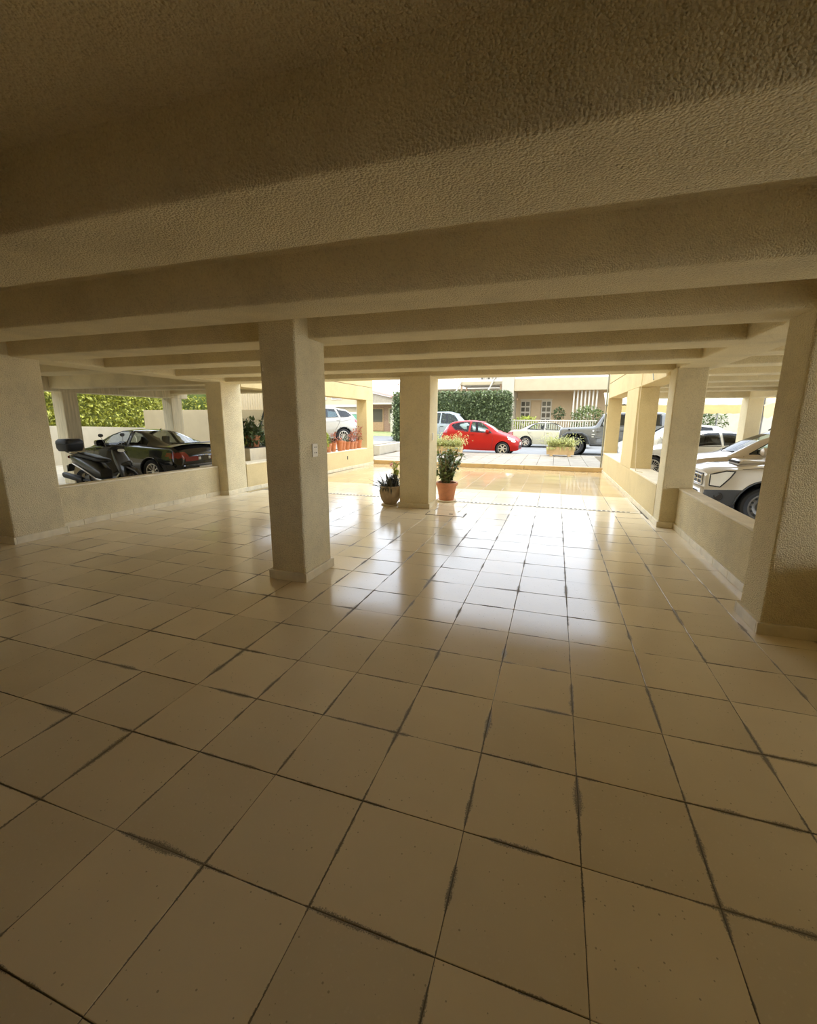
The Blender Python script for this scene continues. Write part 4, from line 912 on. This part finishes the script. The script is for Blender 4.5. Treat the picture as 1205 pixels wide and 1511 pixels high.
c.top_window(1.46, 2.08, .06, 'glass_clear'); c.mirror(1.85, 1.18, .13, None, (.08, .13, .1)); c.seats((2.5,), 3.1, .5, .66, 1.8); c.handle(2.65, 1.0); c.seam([(1.6, 1.12), (1.55, .42)]); c.seam([(2.8, 1.15), (2.8, .42)]); c.seam([(.52, 1.06), (1.0, 1.10), (1.5, 1.13)], .006, 'bonnet_seam')
X = c.X(0)
g = c.panel('grille', 'black_plastic', X - .06, X + .012, -.50, .50, .70, .94, .02)
for z in (.72, .80, .88): c.panel('grille_bar', 'chrome', X, X + .03, -.47, .47, z, z + .028, .008, g)
for y in (-.49, -.24, .22, .47): c.panel('grille_bar', 'chrome', X, X + .026, y, y + .02, .72, .92, .006, g)
c.panel('emblem', 'chrome', X + .02, X + .045, -.13, .13, .79, .85, .012)
c.panel('front_bumper', 'paint_silver', X - .10, X + .05, -.62, .62, .44, .68, .03); c.panel('lower_intake', 'hole', X + .02, X + .055, -.45, .45, .52, .60, .01); plate(c, X + .05, .44, 1, .5, .1)
for sd in (1, -1):
    y = c.ysurf(.24, .54); MB().lathe([(0, .03), (.06, .03), (.075, .045), (.085, .04), (.085, -.02)], 20, (c.X(.26), 0, 0), 'y')
    fo = MB(); fo.lathe([(0, .0), (.055, .0), (.062, .012), (.075, .014), (.08, 0)], 20, (0, 0, 0), 'z'); o = fo.build('fog_lamp', 'hole', c.t, smooth=True); nv = Vector((.62, sd * .78, 0)); o.rotation_euler = nv.to_track_quat('Z', 'Y').to_euler(); o.location = (c.X(.20), sd * (c.ysurf(.20, .54) + .006), .54)
sc = MB(); sc.loft([((c.X(.62), 0, 1.115), (0, .30, 0), (0, 0, .005)), ((c.X(.68), 0, 1.14), (0, .30, 0), (0, 0, .055)), ((c.X(1.2), 0, 1.15), (0, .27, 0), (0, 0, .035)), ((c.X(1.35), 0, 1.16), (0, .22, 0), (0, 0, .01))], 16, 4); hs = sc.build('hood_scoop', 'paint_silver', c.t, smooth=True); c.panel('scoop_mouth', 'hole', c.X(.67), c.X(.61), -.25, .25, 1.125, 1.165, .01, hs)
for sd in (1, -1): MB().tube([(c.X(1.46), sd * .1, 1.235), (c.X(1.55), sd * .62, 1.27)], .012, 5).build('wiper', 'black_plastic', c.t)
MB().box(c.X(5.0), c.X(3.72), -.74, .74, .9, 1.155).build('load_bed', 'black_plastic', c.t); c.finish()

# --- beige suv behind the pickup
c = Car('suv', 'beige suv with roof rails parked beyond the pickup', 'car', (5.2, 13.0, -.40), 3.06, 4.6,
        [(0, .3, .74, .80, .56, .64, .58, .44), (.06, .26, .82, .87, .68, .76, .70, .52), (.2, .24, .90, .95, .78, .84, .78, .6), (.6, .24, 1.0, 1.05, .82, .9, .84, .68), (1.15, .24, 1.06, 1.13, .84, .92, .86, .74), (1.7, .24, 1.1, 1.46, .84, .92, .87, .66), (2.15, .24, 1.12, 1.66, .84, .92, .87, .61), (2.6, .24, 1.13, 1.70, .84, .92, .87, .6), (3.7, .26, 1.15, 1.68, .84, .91, .86, .6), (4.2, .28, 1.14, 1.5, .82, .88, .82, .58), (4.5, .34, 1.0, 1.08, .76, .82, .76, .56), (4.6, .4, .8, .84, .7, .76, .7, .5)], 'paint_beige', step=.025)
c.wheels(.9, 3.6, .36, .78, .22, 'spoke5', .06, trimmat='grey_plastic')
c.side_window([(1.50, 1.13), (1.95, 1.44), (2.2, 1.57), (2.6, 1.61), (2.63, 1.15)], 'glass'); c.side_window([(2.72, 1.16), (2.70, 1.61), (3.5, 1.6), (3.55, 1.18)], 'glass')
c.top_window(1.2, 2.1, .075, 'glass_clear'); c.mirror(1.72, 1.15, .13, None, (.1, .14, .1)); c.seats((2.3,), 3.1, .45, .66, 1.55); c.seam([(1.4, 1.08), (1.35, .4)]); c.handle(2.5, 1.02)
for sd in (1, -1): MB().tube([(c.X(2.2), sd * .60, 1.66), (c.X(2.3), sd * .60, 1.735), (c.X(3.7), sd * .60, 1.735), (c.X(3.8), sd * .60, 1.67)], .018, 6).build('roof_rail', 'black_plastic', c.t); MB().tube([(c.X(1.15), sd * .05, 1.15), (c.X(1.25), sd * .6, 1.17)], .012, 5).build('wiper', 'black_plastic', c.t)
c.region('headlight', 'lamp_clear', lambda q, y, z, g: g in 'ABC' and inpoly(q, z, [(.04, .68), (.05, .8), (.5, .98), (.45, .86), (.2, .68)])); c.panel('grille', 'black_plastic', c.X(.05), c.X(-.01), -.45, .45, .52, .74, .02); plate(c, c.X(-.01), .4, 1); c.finish()

# --- white saloon with multi-spoke wheels at the end of the row
c = Car('saloon', 'white saloon with multi-spoke wheels beyond the beige suv', 'car', (4.42, 16.15, -.25), PI, 4.7,
        [(0, .28, .62, .66, .55, .64, .56, .42), (.08, .22, .70, .74, .68, .76, .70, .54), (.5, .2, .82, .87, .8, .86, .82, .64), (1.2, .2, .92, .98, .82, .9, .85, .72), (1.85, .2, .96, 1.32, .82, .9, .85, .62), (2.3, .2, .98, 1.44, .82, .9, .85, .58), (3.0, .2, 1.0, 1.45, .82, .9, .85, .57), (3.6, .22, 1.0, 1.26, .82, .88, .84, .58), (4.0, .24, .99, 1.04, .8, .86, .8, .64), (4.55, .3, .95, .99, .74, .8, .74, .58), (4.7, .36, .76, .8, .66, .7, .66, .5)], 'paint_white')
c.wheels(.86, 3.6, .335, .765, .21, 'spoke16', .05)
c.side_window([(1.55, .99), (1.95, 1.26), (2.3, 1.37), (2.6, 1.38), (2.64, 1.01)], 'glass_dark'); c.side_window([(2.72, 1.02), (2.69, 1.38), (3.1, 1.37), (3.5, 1.2), (3.72, 1.04)], 'glass_dark'); c.top_window(1.25, 2.2, .07, 'glass_dark'); c.mirror(1.62, 1.0, .1); c.handle(2.5, .86); c.seam([(1.5, .95), (1.45, .25)]); c.seam([(2.67, 1.0), (2.67, .25)])
c.region('headlight', 'lamp_clear', lambda q, y, z, g: g in 'ABC' and inpoly(q, z, [(.03, .56), (.05, .68), (.45, .80), (.35, .64)])); c.panel('grille', 'black_plastic', c.X(.04), c.X(-.008), -.35, .35, .46, .62, .02); c.finish()
# --- small white car by the street
c = Car('city_car', 'small white city car beside the kerb end of the courtyard wall', 'car', (4.0, 18.0, -.09), PI, 3.6,
        [(0, .28, .66, .72, .52, .60, .54, .4), (.08, .22, .76, .82, .66, .72, .66, .5), (.5, .2, .88, .96, .74, .8, .76, .62), (.95, .2, .96, 1.06, .76, .82, .78, .66), (1.6, .2, 1.0, 1.44, .76, .82, .78, .56), (2.2, .2, 1.02, 1.5, .76, .82, .78, .55), (3.1, .24, 1.04, 1.42, .74, .8, .75, .54), (3.45, .3, .98, 1.1, .7, .76, .7, .52), (3.6, .36, .74, .8, .6, .66, .6, .44)], 'paint_white')
c.wheels(.66, 3.02, .29, .70, .17, 'spoke8', .045); c.side_window([(1.25, 1.02), (1.62, 1.36), (2.0, 1.42), (2.04, 1.04)], 'glass_dark'); c.side_window([(2.12, 1.05), (2.1, 1.42), (2.8, 1.36), (2.9, 1.08)], 'glass_dark'); c.top_window(1.0, 1.55, .06, 'glass_dark'); c.mirror(1.3, 1.0, .08)
c.region('headlight', 'lamp_clear', lambda q, y, z, g: g in 'ABC' and inpoly(q, z, [(.02, .56), (.04, .72), (.42, .9), (.34, .7)])); c.panel('grille', 'black_plastic', c.X(.05), c.X(-.008), -.4, .4, .34, .5, .02); c.panel('upper_grille', 'black_plastic', c.X(.05), c.X(-.006), -.25, .25, .58, .63, .01); c.seam([(1.2, .98), (1.15, .3)]); c.handle(1.95, .9); c.finish()

# --- scooter
sc = thing('scooter', 'dark grey scooter with a black top box parked beside the black coupe', 'scooter', (-9.48, 7.06, -.12), .12); sc.scale = (.92, .92, .92)
def swheel(x, r):
    ty = MB().lathe([(r * .7, -.05), (r * .9, -.06), (r, -.025), (r, .025), (r * .9, .06), (r * .7, .05), (r * .7, -.05)], 28, (0, 0, 0), 'y').build('wheel', 'rubber', sc, smooth=True, loc=(x, 0, r))
    m = MB().lathe([(r * .7, -.045), (r * .62, -.02), (r * .62, .02), (r * .7, .045)], 24, (0, 0, 0), 'y')
    for k in range(5):
        a = 2 * PI * k / 5; m.tube([(math.cos(a) * .03, 0, math.sin(a) * .03), (math.cos(a + .2) * r * .66, 0, math.sin(a + .2) * r * .66)], .014, 6)
    m.lathe([(0, -.05), (.045, -.05), (.045, .05), (0, .05)], 14, (0, 0, 0), 'y'); m.build('rim', 'steel_dark', ty, smooth=True)
swheel(-.66, .25); swheel(.70, .27)
Y = lambda a: (0, a, 0)
Z = lambda a: (0, 0, a)
m = MB(); m.loft([((-.98, 0, .80), Y(.06), Z(.04)), ((-.80, 0, .74), Y(.15), Z(.12)), ((-.50, 0, .62), Y(.19), Z(.19)), ((-.20, 0, .50), Y(.20), Z(.22)), ((-.02, 0, .40), Y(.17), Z(.14))], 16, 2.6); m.build('tail_fairing', 'scooter_grey', sc, smooth=True)
m = MB(); m.loft([((-.12, 0, .27), Y(.21), Z(.06)), ((.18, 0, .24), Y(.22), Z(.06)), ((.42, 0, .27), Y(.21), Z(.08)), ((.52, 0, .36), Y(.19), Z(.09))], 14, 4); m.build('footboard', 'scooter_grey', sc, smooth=True)
m = MB(); m.loft([((-.78, 0, .86), Y(.10), Z(.03)), ((-.62, 0, .86), Y(.15), Z(.06)), ((-.30, 0, .80), Y(.16), Z(.06)), ((-.18, 0, .76), Y(.15), Z(.06)), ((.06, 0, .73), Y(.11), Z(.05)), ((.12, 0, .72), Y(.05), Z(.02))], 16, 3); m.build('saddle', 'seat_black', sc, smooth=True)
m = MB(); m.loft([((.60, 0, .28), Y(.17), (.05, 0, .02)), ((.58, 0, .50), Y(.21), (.055, 0, .03)), ((.48, 0, .74), Y(.21), (.055, 0, .03)), ((.38, 0, .93), Y(.16), (.05, 0, .03)), ((.31, 0, 1.02), Y(.09), (.04, 0, .03))], 16, 3); m.build('leg_shield', 'scooter_grey', sc, smooth=True)
m = MB(); m.loft([((.56, 0, .64), Y(.15), (.04, 0, .07)), ((.66, 0, .68), Y(.10), (.03, 0, .07)), ((.72, 0, .66), Y(.04), (.01, 0, .04))], 14, 2.4); m.build('front_cowl', 'scooter_grey', sc, smooth=True)
m = MB(); m.loft([((.20, 0, .995), Y(.10), (.05, 0, .03)), ((.36, 0, 1.05), Y(.17), (.07, 0, .05)), ((.46, 0, 1.03), Y(.12), (.03, 0, .05))], 14, 2.6); m.build('handlebar_cowl', 'black_plastic', sc, smooth=True)
MB().tube([(.20, -.34, 1.04), (.27, -.18, 1.06), (.30, 0, 1.06), (.27, .18, 1.06), (.20, .34, 1.04)], .014, 7).build('handlebar', 'steel_dark', sc)
for sd in (1, -1):
    MB().tube([(.22, sd * .28, 1.043), (.19, sd * .37, 1.037)], .019, 8).build('grip', 'rubber', sc)
    q = MB().tube([(.28, sd * .2, 1.07), (.30, sd * .27, 1.2), (.27, sd * .30, 1.30)], .007, 6).build('mirror_stalk', 'steel_dark', sc); m = MB(); m.loft([((.29, sd * .30, 1.34), Y(.055), Z(.035)), ((.265, sd * .30, 1.34), Y(.06), Z(.04))], 14, 2.3); m.build('mirror', 'black_plastic', q, smooth=True)
    MB().tube([(.44, sd * .07, .78), (.62, sd * .075, .45), (.70, sd * .075, .27)], .022, 8).build('fork', 'steel_dark', sc)
m = MB(); m.loft([((.47, 0, .62), Y(.075), (.03, 0, .03)), ((.62, 0, .60), Y(.08), (.02, 0, .03)), ((.84, 0, .52), Y(.075), (.02, 0, .03)), ((.99, 0, .36), Y(.06), (.02, 0, .01))], 12, 3); m.build('front_mudguard', 'scooter_grey', sc, smooth=True)
m = MB(); m.loft([((.47, 0, .985), Y(.09), Z(.04)), ((.50, 0, .98), Y(.08), Z(.035))], 14, 3); m.build('headlight', 'lamp_clear', sc, smooth=True)
m = MB(); m.loft([((-.44, 0, .30), Y(.1), Z(.09)), ((-.66, .06, .27), Y(.09), Z(.08)), ((-.2, 0, .32), Y(.1), Z(.08))], 12, 3); m.build('engine', 'steel_dark', sc, smooth=True)
m = MB(); m.tube([(-.30, -.17, .24), (-.55, -.19, .27)], .03, 10); m.loft([((-.52, -.19, .27), Y(.05), Z(.055)), ((-.60, -.2, .29), Y(.065), Z(.075)), ((-1.0, -.22, .38), Y(.065), Z(.07)), ((-1.04, -.22, .39), Y(.04), Z(.045))], 14, 2.3); m.build('muffler', 'black_plastic', sc, smooth=True)
MB().loft([((-1.0, 0, .62), Y(.09), Z(.012)), ((-1.06, 0, .46), Y(.085), Z(.012))], 8, 6).build('rear_mudguard', 'black_plastic', sc); MB().box(-1.085, -1.07, -.085, .085, .44, .60).build('number_plate', 'plate_white', sc)
MB().loft([((-.985, 0, .80), Y(.10), Z(.035)), ((-1.02, 0, .79), Y(.08), Z(.025))], 12, 3).build('tail_lamp', 'lamp_red', sc, smooth=True)
for sd in (1, -1): MB().tube([(-.80, sd * .165, .66), (-.45, sd * .20, .50), (-.12, sd * .215, .31), (.18, sd * .225, .26), (.42, sd * .215, .29), (.56, sd * .20, .46)], .016, 6).build('trim_strip', 'alloy', sc)
MB().tube([(-.70, .12, .85), (-1.0, .11, .93), (-1.0, -.11, .93), (-.70, -.12, .85)], .012, 6).build('rack', 'steel_dark', sc)
m = MB(); m.loft([((-.98, 0, .945), (.19, 0, 0), (0, .20, 0)), ((-.98, 0, 1.02), (.215, 0, 0), (0, .235, 0)), ((-.98, 0, 1.12), (.22, 0, 0), (0, .24, 0))], 20, 4); o = m.build('top_box', 'black_plastic', sc, smooth=True)
m = MB(); m.loft([((-.98, 0, 1.125), (.222, 0, 0), (0, .243, 0)), ((-.98, 0, 1.19), (.215, 0, 0), (0, .235, 0)), ((-.98, 0, 1.235), (.17, 0, 0), (0, .19, 0))], 20, 4); m.build('lid', 'black_plastic', o, smooth=True)
MB().tube([(-.05, .12, .25), (-.02, .24, .03), (.02, .27, 0.005)], .012, 6).build('side_stand', 'steel_dark', sc)

# ------------------------------------------------------------------ street, far houses
hedge('hedge', 'clipped dark green hedge behind the red hatchback', -10.8, -2.95, 29.0, 30.1, 0.02, 3.2, 'leaf_hedge', 12000, .2, .12, 61)
HY = 34.0
ho = thing('house', 'beige single-storey house with deep fascia behind a white railing', 'house', (1.5, HY, .02))
def hp(name, mat, x0, x1, y0, y1, z0, z1, bev=0, par=None): return MB().box(x0 - 1.5, x1 - 1.5, y0 - HY, y1 - HY, z0 - .02, z1 - .02).build(name, mat, par or ho, bevel=bev)
hp('wall', 'house_wall', -3.1, 5.0, 36.0, 36.4, 0, 3.75); hp('porch_floor', 'pale_wall', -3.1, 5, 33.0, 36, 0, .75); hp('fascia', 'pale_wall', -3.1, 5.0, 33.4, 33.7, 3.6, 4.42, .02); hp('roof_slab', 'white_paint', -3.1, 5.0, 33.4, 39, 4.42, 4.7, .02)
hp('soffit', 'house_wall', -3.1, 5.0, 33.7, 36.4, 3.62, 3.8); hp('side_wall', 'white_wall', -3.95, -3.1, 33.3, 38, 0, 6.5, .02)
for x in (-2.73, -1.17):
    d = hp('window', 'white_paint', x - .38 + .35, x + .38 + .35, 35.94, 36.0, .78, 3.05, .01)
    for i in range(2):
        for j in range(5): hp('pane', 'pane_dark', x + .35 - .31 + i * .34, x + .35 - .31 + i * .34 + .26, 35.92, 35.945, .9 + j * .43, .9 + j * .43 + .31, 0, d)
hp('door', 'house_wall', -1.97, -1.24, 35.93, 36.0, .78, 2.95, .02)
hp('door_frame', 'white_paint', -2.8, -.4, 35.95, 36.0, 3.06, 3.14)
for k in range(7): hp('screen_slat', 'white_paint', 1.0 + k * .25, 1.10 + k * .25, 33.75, 33.9, .75, 3.74, .005)
hp('arch_wall', 'court_wall', 3.35, 5, 32.0, 32.3, 0, 2.6); MB().lathe([(0, -.15), (.9, -.15), (.9, .15), (0, .15)], 28, (2.75, -1.85, 2.35), 'y').build('arch_top', 'court_wall', ho, smooth=True)
MB().lathe([(.0, 0), (.12, .02), (.12, .1), (.05, .16), (0, .16)], 12, (-.2, 1.78, 3.0), 'z').build('wall_lamp', 'white_paint', ho)
lp = hp('hanging_lamp', 'brown_wood', -2.95, -2.83, 34.2, 34.32, 2.95, 3.15, .03); MB().tube([(-4.39, .26, 3.1), (-4.39, .26, 3.6)], .01, 5).build('lamp_chain', 'steel_dark', lp)
fe = thing('railing', 'white baluster railing on a low wall in front of the house', 'railing', (.5, 31.0, .02))
MB().box(-3.5, 4.4, -.1, .1, 0, .55).build('low_wall', 'white_wall', fe); MB().box(-3.5, 4.4, -.05, .05, 1.45, 1.52).build('top_rail', 'white_paint', fe, bevel=.01); MB().box(-3.5, 4.4, -.04, .04, .62, .67).build('bottom_rail', 'white_paint', fe)
b0 = None
for k in range(53):
    if b0 is None: b0 = MB().box(-.028, .028, -.02, .02, .66, 1.46).build('baluster', 'white_paint', fe); o = b0
    else: o = copy_part(b0, fe)
    o.location = (-3.45 + k * .148, 0, 0)
def shrub(name, label, loc, rx, ry, rz_, mat, n, L, w, seed, trunk=.3):
    t = thing(name, label, 'shrub', loc)
    MB().tube([(0, 0, 0), (.03, .02, trunk + rz_ * .6)], [.05, .02], 7).build('trunk', 'bark', t)
    def fn(r):
        v = rdir(r); q = r.uniform(.55, 1.0); return (v.x * rx * q, v.y * ry * q, trunk + rz_ + v.z * rz_ * q), v + rdir(r)
    tag(scatter(MB(), n, fn, L, w, seed).build('leaves', mat, t), kind='stuff'); return t
shrub('shrub', 'yellow green shrub behind the railing under the house window', (-2.1, 32.2, .02), .9, .55, .5, 'leaf_lime', 700, .2, .09, 71, .75)
shrub('shrub', 'grey green flowering bush behind the railing before the slat screen', (1.95, 32.1, .02), 1.1, .7, .95, 'leaf_mid', 1200, .2, .1, 72, .55)
shrub('shrub', 'small dark round-headed tree in front of the house wall', (0.12, 32.4, .02), .42, .3, .4, 'leaf_dark', 300, .16, .09, 73, 1.55)
shrub('shrub', 'leafy green shrub behind the beige suv across the street', (7.6, 31.5, .02), 2.2, .8, .95, 'leaf_mid', 1500, .22, .12, 74, .5)
# white house with balcony behind the hedge
h2 = thing('house', 'white house with balcony and brown awning frame above the hedge', 'house', (-6.0, 40, .02))
def h2p(name, mat, x0, x1, y0, y1, z0, z1, bev=0, par=None): return MB().box(x0 + 6, x1 + 6, y0 - 40, y1 - 40, z0 - .02, z1 - .02).build(name, mat, par or h2, bevel=bev)
h2p('wall', 'white_wall', -14.0, -4.1, 41.5, 42, 0, 7.5); h2p('balcony_slab', 'white_paint', -14, -4.1, 39, 41.5, 4.2, 4.95); h2p('lower_wall', 'house_wall', -14, -4.1, 41, 41.5, 0, 4.2)
for x in (-6.9, -6.35, -5.8): h2p('window', 'pane_dark', x, x + .36, 41.44, 41.5, 5.2, 6.0)
for k in range(34): h2p('baluster', 'white_paint', -13.8 + k * .28, -13.74 + k * .28, 39.0, 39.06, 4.95, 5.75)
h2p('top_rail', 'white_paint', -14, -4.1, 39.0, 39.08, 5.75, 5.83)
pg = thing('pergola', 'brown framed pergola roof showing above the hedge', 'pergola', (-5.75, 36.0, .02))
for x in (-1.6, 1.45): 
    for y in (-1, 1): MB().box(x, x + .12, y - .06, y + .06, 0, 4.25).build('post', 'brown_wood', pg)
MB().box(-1.7, 1.65, -1.15, -1.03, 4.2, 4.4).build('front_beam', 'pale_wall', pg); MB().box(-1.7, 1.65, 1.03, 1.15, 4.2, 4.4).build('back_beam', 'pale_wall', pg); MB().box(-1.5, 1.45, -1.0, 1.0, 4.12, 4.18).build('cover', 'grey_roof', pg)
for x0 in (-2.3, .2): MB().tube([(x0 + 1.1, -1.2, 5.1), (x0, -1.2, 3.0)], .06, 6).build('brace', 'white_paint', pg)
# low wall, hut and pale building beyond the flower pots
lw = MB().add([(-6.75, 15.9, .12), (-6.5, 15.9, .12), (-7.1, 20.6, .05), (-7.35, 20.6, .05), (-6.75, 15.9, .50), (-6.5, 15.9, .50), (-7.1, 20.6, .42), (-7.35, 20.6, .42)], [(3, 2, 1, 0), (4, 5, 6, 7), (0, 1, 5, 4), (1, 2, 6, 5), (2, 3, 7, 6), (3, 0, 4, 7)]).build('wall_low_white', 'white_wall', bevel=.02)
tag(lw, 'low whitewashed wall beside the pavement and driveway', 'wall', kind='structure')
gb = MB().add([(-40, 38.2, .0), (-11.2, 38.2, .0), (-11.2, 60, 1.0), (-40, 60, 1.0), (-40, 38.2, -.3), (-11.2, 38.2, -.3), (-11.2, 60, -.3), (-40, 60, -.3)], [(0, 1, 2, 3), (4, 5, 1, 0), (5, 6, 2, 1), (6, 7, 3, 2), (7, 4, 0, 3), (7, 6, 5, 4)]).build('lawn', 'grass'); tag(gb, 'rough grass verge in front of the pink-roofed hut', 'lawn', kind='structure')
hu = thing('hut', 'brown timber hut with a pink tiled roof beyond the road', 'hut', (-17.2, 44.5, .25))
MB().box(-2.6, 2.2, 0, 4, 0, 3.1).build('wall', 'brown_wall', hu)
MB().prism([(-3.6, 4.55), (3.0, 3.05), (3.0, 3.25), (-3.6, 4.85)], 1, -1.4, 4.4).build('roof', 'pink_roof', hu); MB().prism([(-3.5, 3.1), (2.5, 2.95), (2.9, 3.05), (-3.5, 4.5)], 1, -1.2, -1.0).build('gable_board', 'grey_roof', hu); MB().box(-3.3, 2.7, -1.25, -1.0, 2.85, 3.02).build('eave_board', 'white_paint', hu)
for x in (-2.0, .1): f = MB().box(x, x + 1.5, -.06, 0, .9 if x > 0 else .1, 2.5).build('window_frame' if x > 0 else 'door', 'pale_wall' if x > 0 else 'brown_wood', hu); MB().box(x + .12, x + 1.38, -.08, -.05, 1.05, 2.4).build('pane', 'pane_dark', f)
for x in (-3.0, 0.9, 2.7): MB().box(x, x + .14, -1.2, -1.06, 0, 3.0).build('post', 'white_paint', hu)
MB().box(.95, 1.25, -1.8, -1.5, -.1, 1.9).build('gate_post', 'white_paint', hu)
pbd = thing('building', 'pale cream building with a green garage door behind the pearl suv', 'building', (-16.9, 35, .02))
MB().box(-9, .65, 0, 1.5, 0, 5.4).build('wall', 'pale_wall', pbd); MB().box(.65, .95, -.4, 1.0, 0, 3.4).build('stair_block', 'white_wall', pbd); MB().box(-9.2, .64, -.3, 1.5, 2.55, 2.75).build('ledge', 'white_paint', pbd)
gdr = MB().box(-.75, .5, -.08, 0, .3, 1.95).build('garage_door', 'green_door', pbd)
for k in range(5): MB().box(-.75, .5, -.1, -.07, .45 + k * .3, .49 + k * .3).build('door_rib', 'green_door', gdr)
MB().box(-.9, .6, -.12, 0, 1.95, 2.12).build('door_lintel', 'white_paint', pbd)
for x in (-3.4, -1.9): f = MB().box(x, x + 1.0, -.06, 0, 3.2, 4.5).build('window', 'white_paint', pbd); MB().box(x + .1, x + .9, -.08, -.05, 3.3, 4.4).build('pane', 'pane_dark', f)
tr = thing('tree', 'bare thin-branched tree beyond the pink-roofed hut', 'tree', (-18.0, 50.5, .4)); m = MB(); r = random.Random(12)
m.tube([(0, 0, 0), (.1, 0, 3), (.3, 0, 5.2)], [.16, .12, .07], 7); m.build('trunk', 'bark', tr); m = MB()
for k in range(26):
    a = r.uniform(0, 2 * PI); z0 = r.uniform(2.6, 5.2); L = r.uniform(1.2, 2.6); m.tube([(.2, 0, z0), (.2 + math.cos(a) * L * .6, math.sin(a) * L * .6, z0 + L * .5), (.2 + math.cos(a) * L, math.sin(a) * L, z0 + L * .6)], [.05, .03, .012], 5)
m.build('branches', 'bark', tr)
# awnings of the shops across the street
aw = thing('awning', 'cream shop awning with a scalloped ochre valance across the street', 'awning', (6.8, 28, .02))
m = MB(); n = 60; vs = []
for i in range(n + 1):
    x = -4.2 + 8.4 * i / n; sag = .05 * math.sin(i * 1.1) + .03 * math.sin(i * .37)
    vs += [(x, 1.6, 3.15), (x, .7, 2.75 + sag * .5), (x, 0, 2.36 + sag)]
m.add(vs, [(3 * i + k, 3 * i + 3 + k, 3 * i + 4 + k, 3 * i + 1 + k) for i in range(n) for k in (0, 1)]).build('canvas', 'awning_cream', aw, smooth=True)
m = MB(); vs = []
for i in range(n + 1):
    x = -4.2 + 8.4 * i / n; vs += [(x, -.01, 2.34), (x, -.012, 1.86 + .05 * abs(math.sin(i * .9)))]
m.add(vs, [(2 * i, 2 * i + 2, 2 * i + 3, 2 * i + 1) for i in range(n)]).build('valance', 'awning_ochre', aw)
for x in (-4.0, -1.3, 1.4, 4.0): MB().tube([(x, .02, 0), (x, .02, 2.35)], .03, 7).build('post', 'steel_dark', aw)
sh = MB().box(3.4, 16, 37, 37.4, .02, 3.4).build('wall_shop', 'white_wall'); tag(sh, 'white shop wall behind the cream awning', 'wall', kind='structure')
a2 = thing('awning', 'orange-brown canvas awning with deep scallops beyond the beige suv\'s roof', 'awning', (8.05, 19.4, -.22))
m = MB(); vs = []; n = 40
for i in range(n + 1):
    x = -.95 + 2.6 * i / n; d = 2.05 + .12 * math.sin(i * .31); vs += [(x, 1.4, 3.0), (x, .5, 2.62 + .06 * math.sin(i * .4)), (x, 0, d + .2), (x, -.02, 1.92 - .10 * abs(math.sin(i * PI / 4)))]
m.add(vs, [(4 * i + k, 4 * i + 4 + k, 4 * i + 5 + k, 4 * i + 1 + k) for i in range(n) for k in (0, 1, 2)]).build('canvas', 'awning_orange', a2, smooth=True)
for x in (-.93, 1.62): MB().tube([(x, .1, 0), (x, .1, 2.9)], .035, 8).build('post', 'steel_dark', a2)
MB().tube([(-.93, .1, 2.1), (1.62, 1.3, 2.95)], .025, 6).build('arm', 'steel_dark', a2)
# pipe and wire on the courtyard wall
pi_ = MB().tube([(1.325, 13.95, .06), (1.325, 13.95, 3.5)], .021, 10).build('drainpipe', 'pipe_grey', smooth=True); tag(pi_, 'thin grey drainpipe at the street end of the courtyard wall', 'pipe')
for z in (.6, 1.9, 2.9): MB().box(1.295, 1.37, 13.91, 13.99, z, z + .03).build('clip', 'pipe_grey', pi_)
wi = MB().tube([(1.405, 9.0, 2.9), (1.40, 9.0, 2.1), (1.39, 8.92, 1.6), (1.385, 8.75, 1.1), (1.38, 8.6, .75), (1.40, 8.62, .60), (1.5, 8.55, .585)], .007, 6).build('wire', 'wire_cream'); tag(wi, 'thin cream wire hanging across the tall courtyard opening', 'wire')
w2 = MB().tube([(1.405, 8.2, 3.4), (1.405, 8.2, 2.35), (1.41, 8.0, 2.11)], .010, 6).build('conduit', 'pipe_grey'); tag(w2, 'short grey conduit running down to the opening\'s lintel', 'conduit')
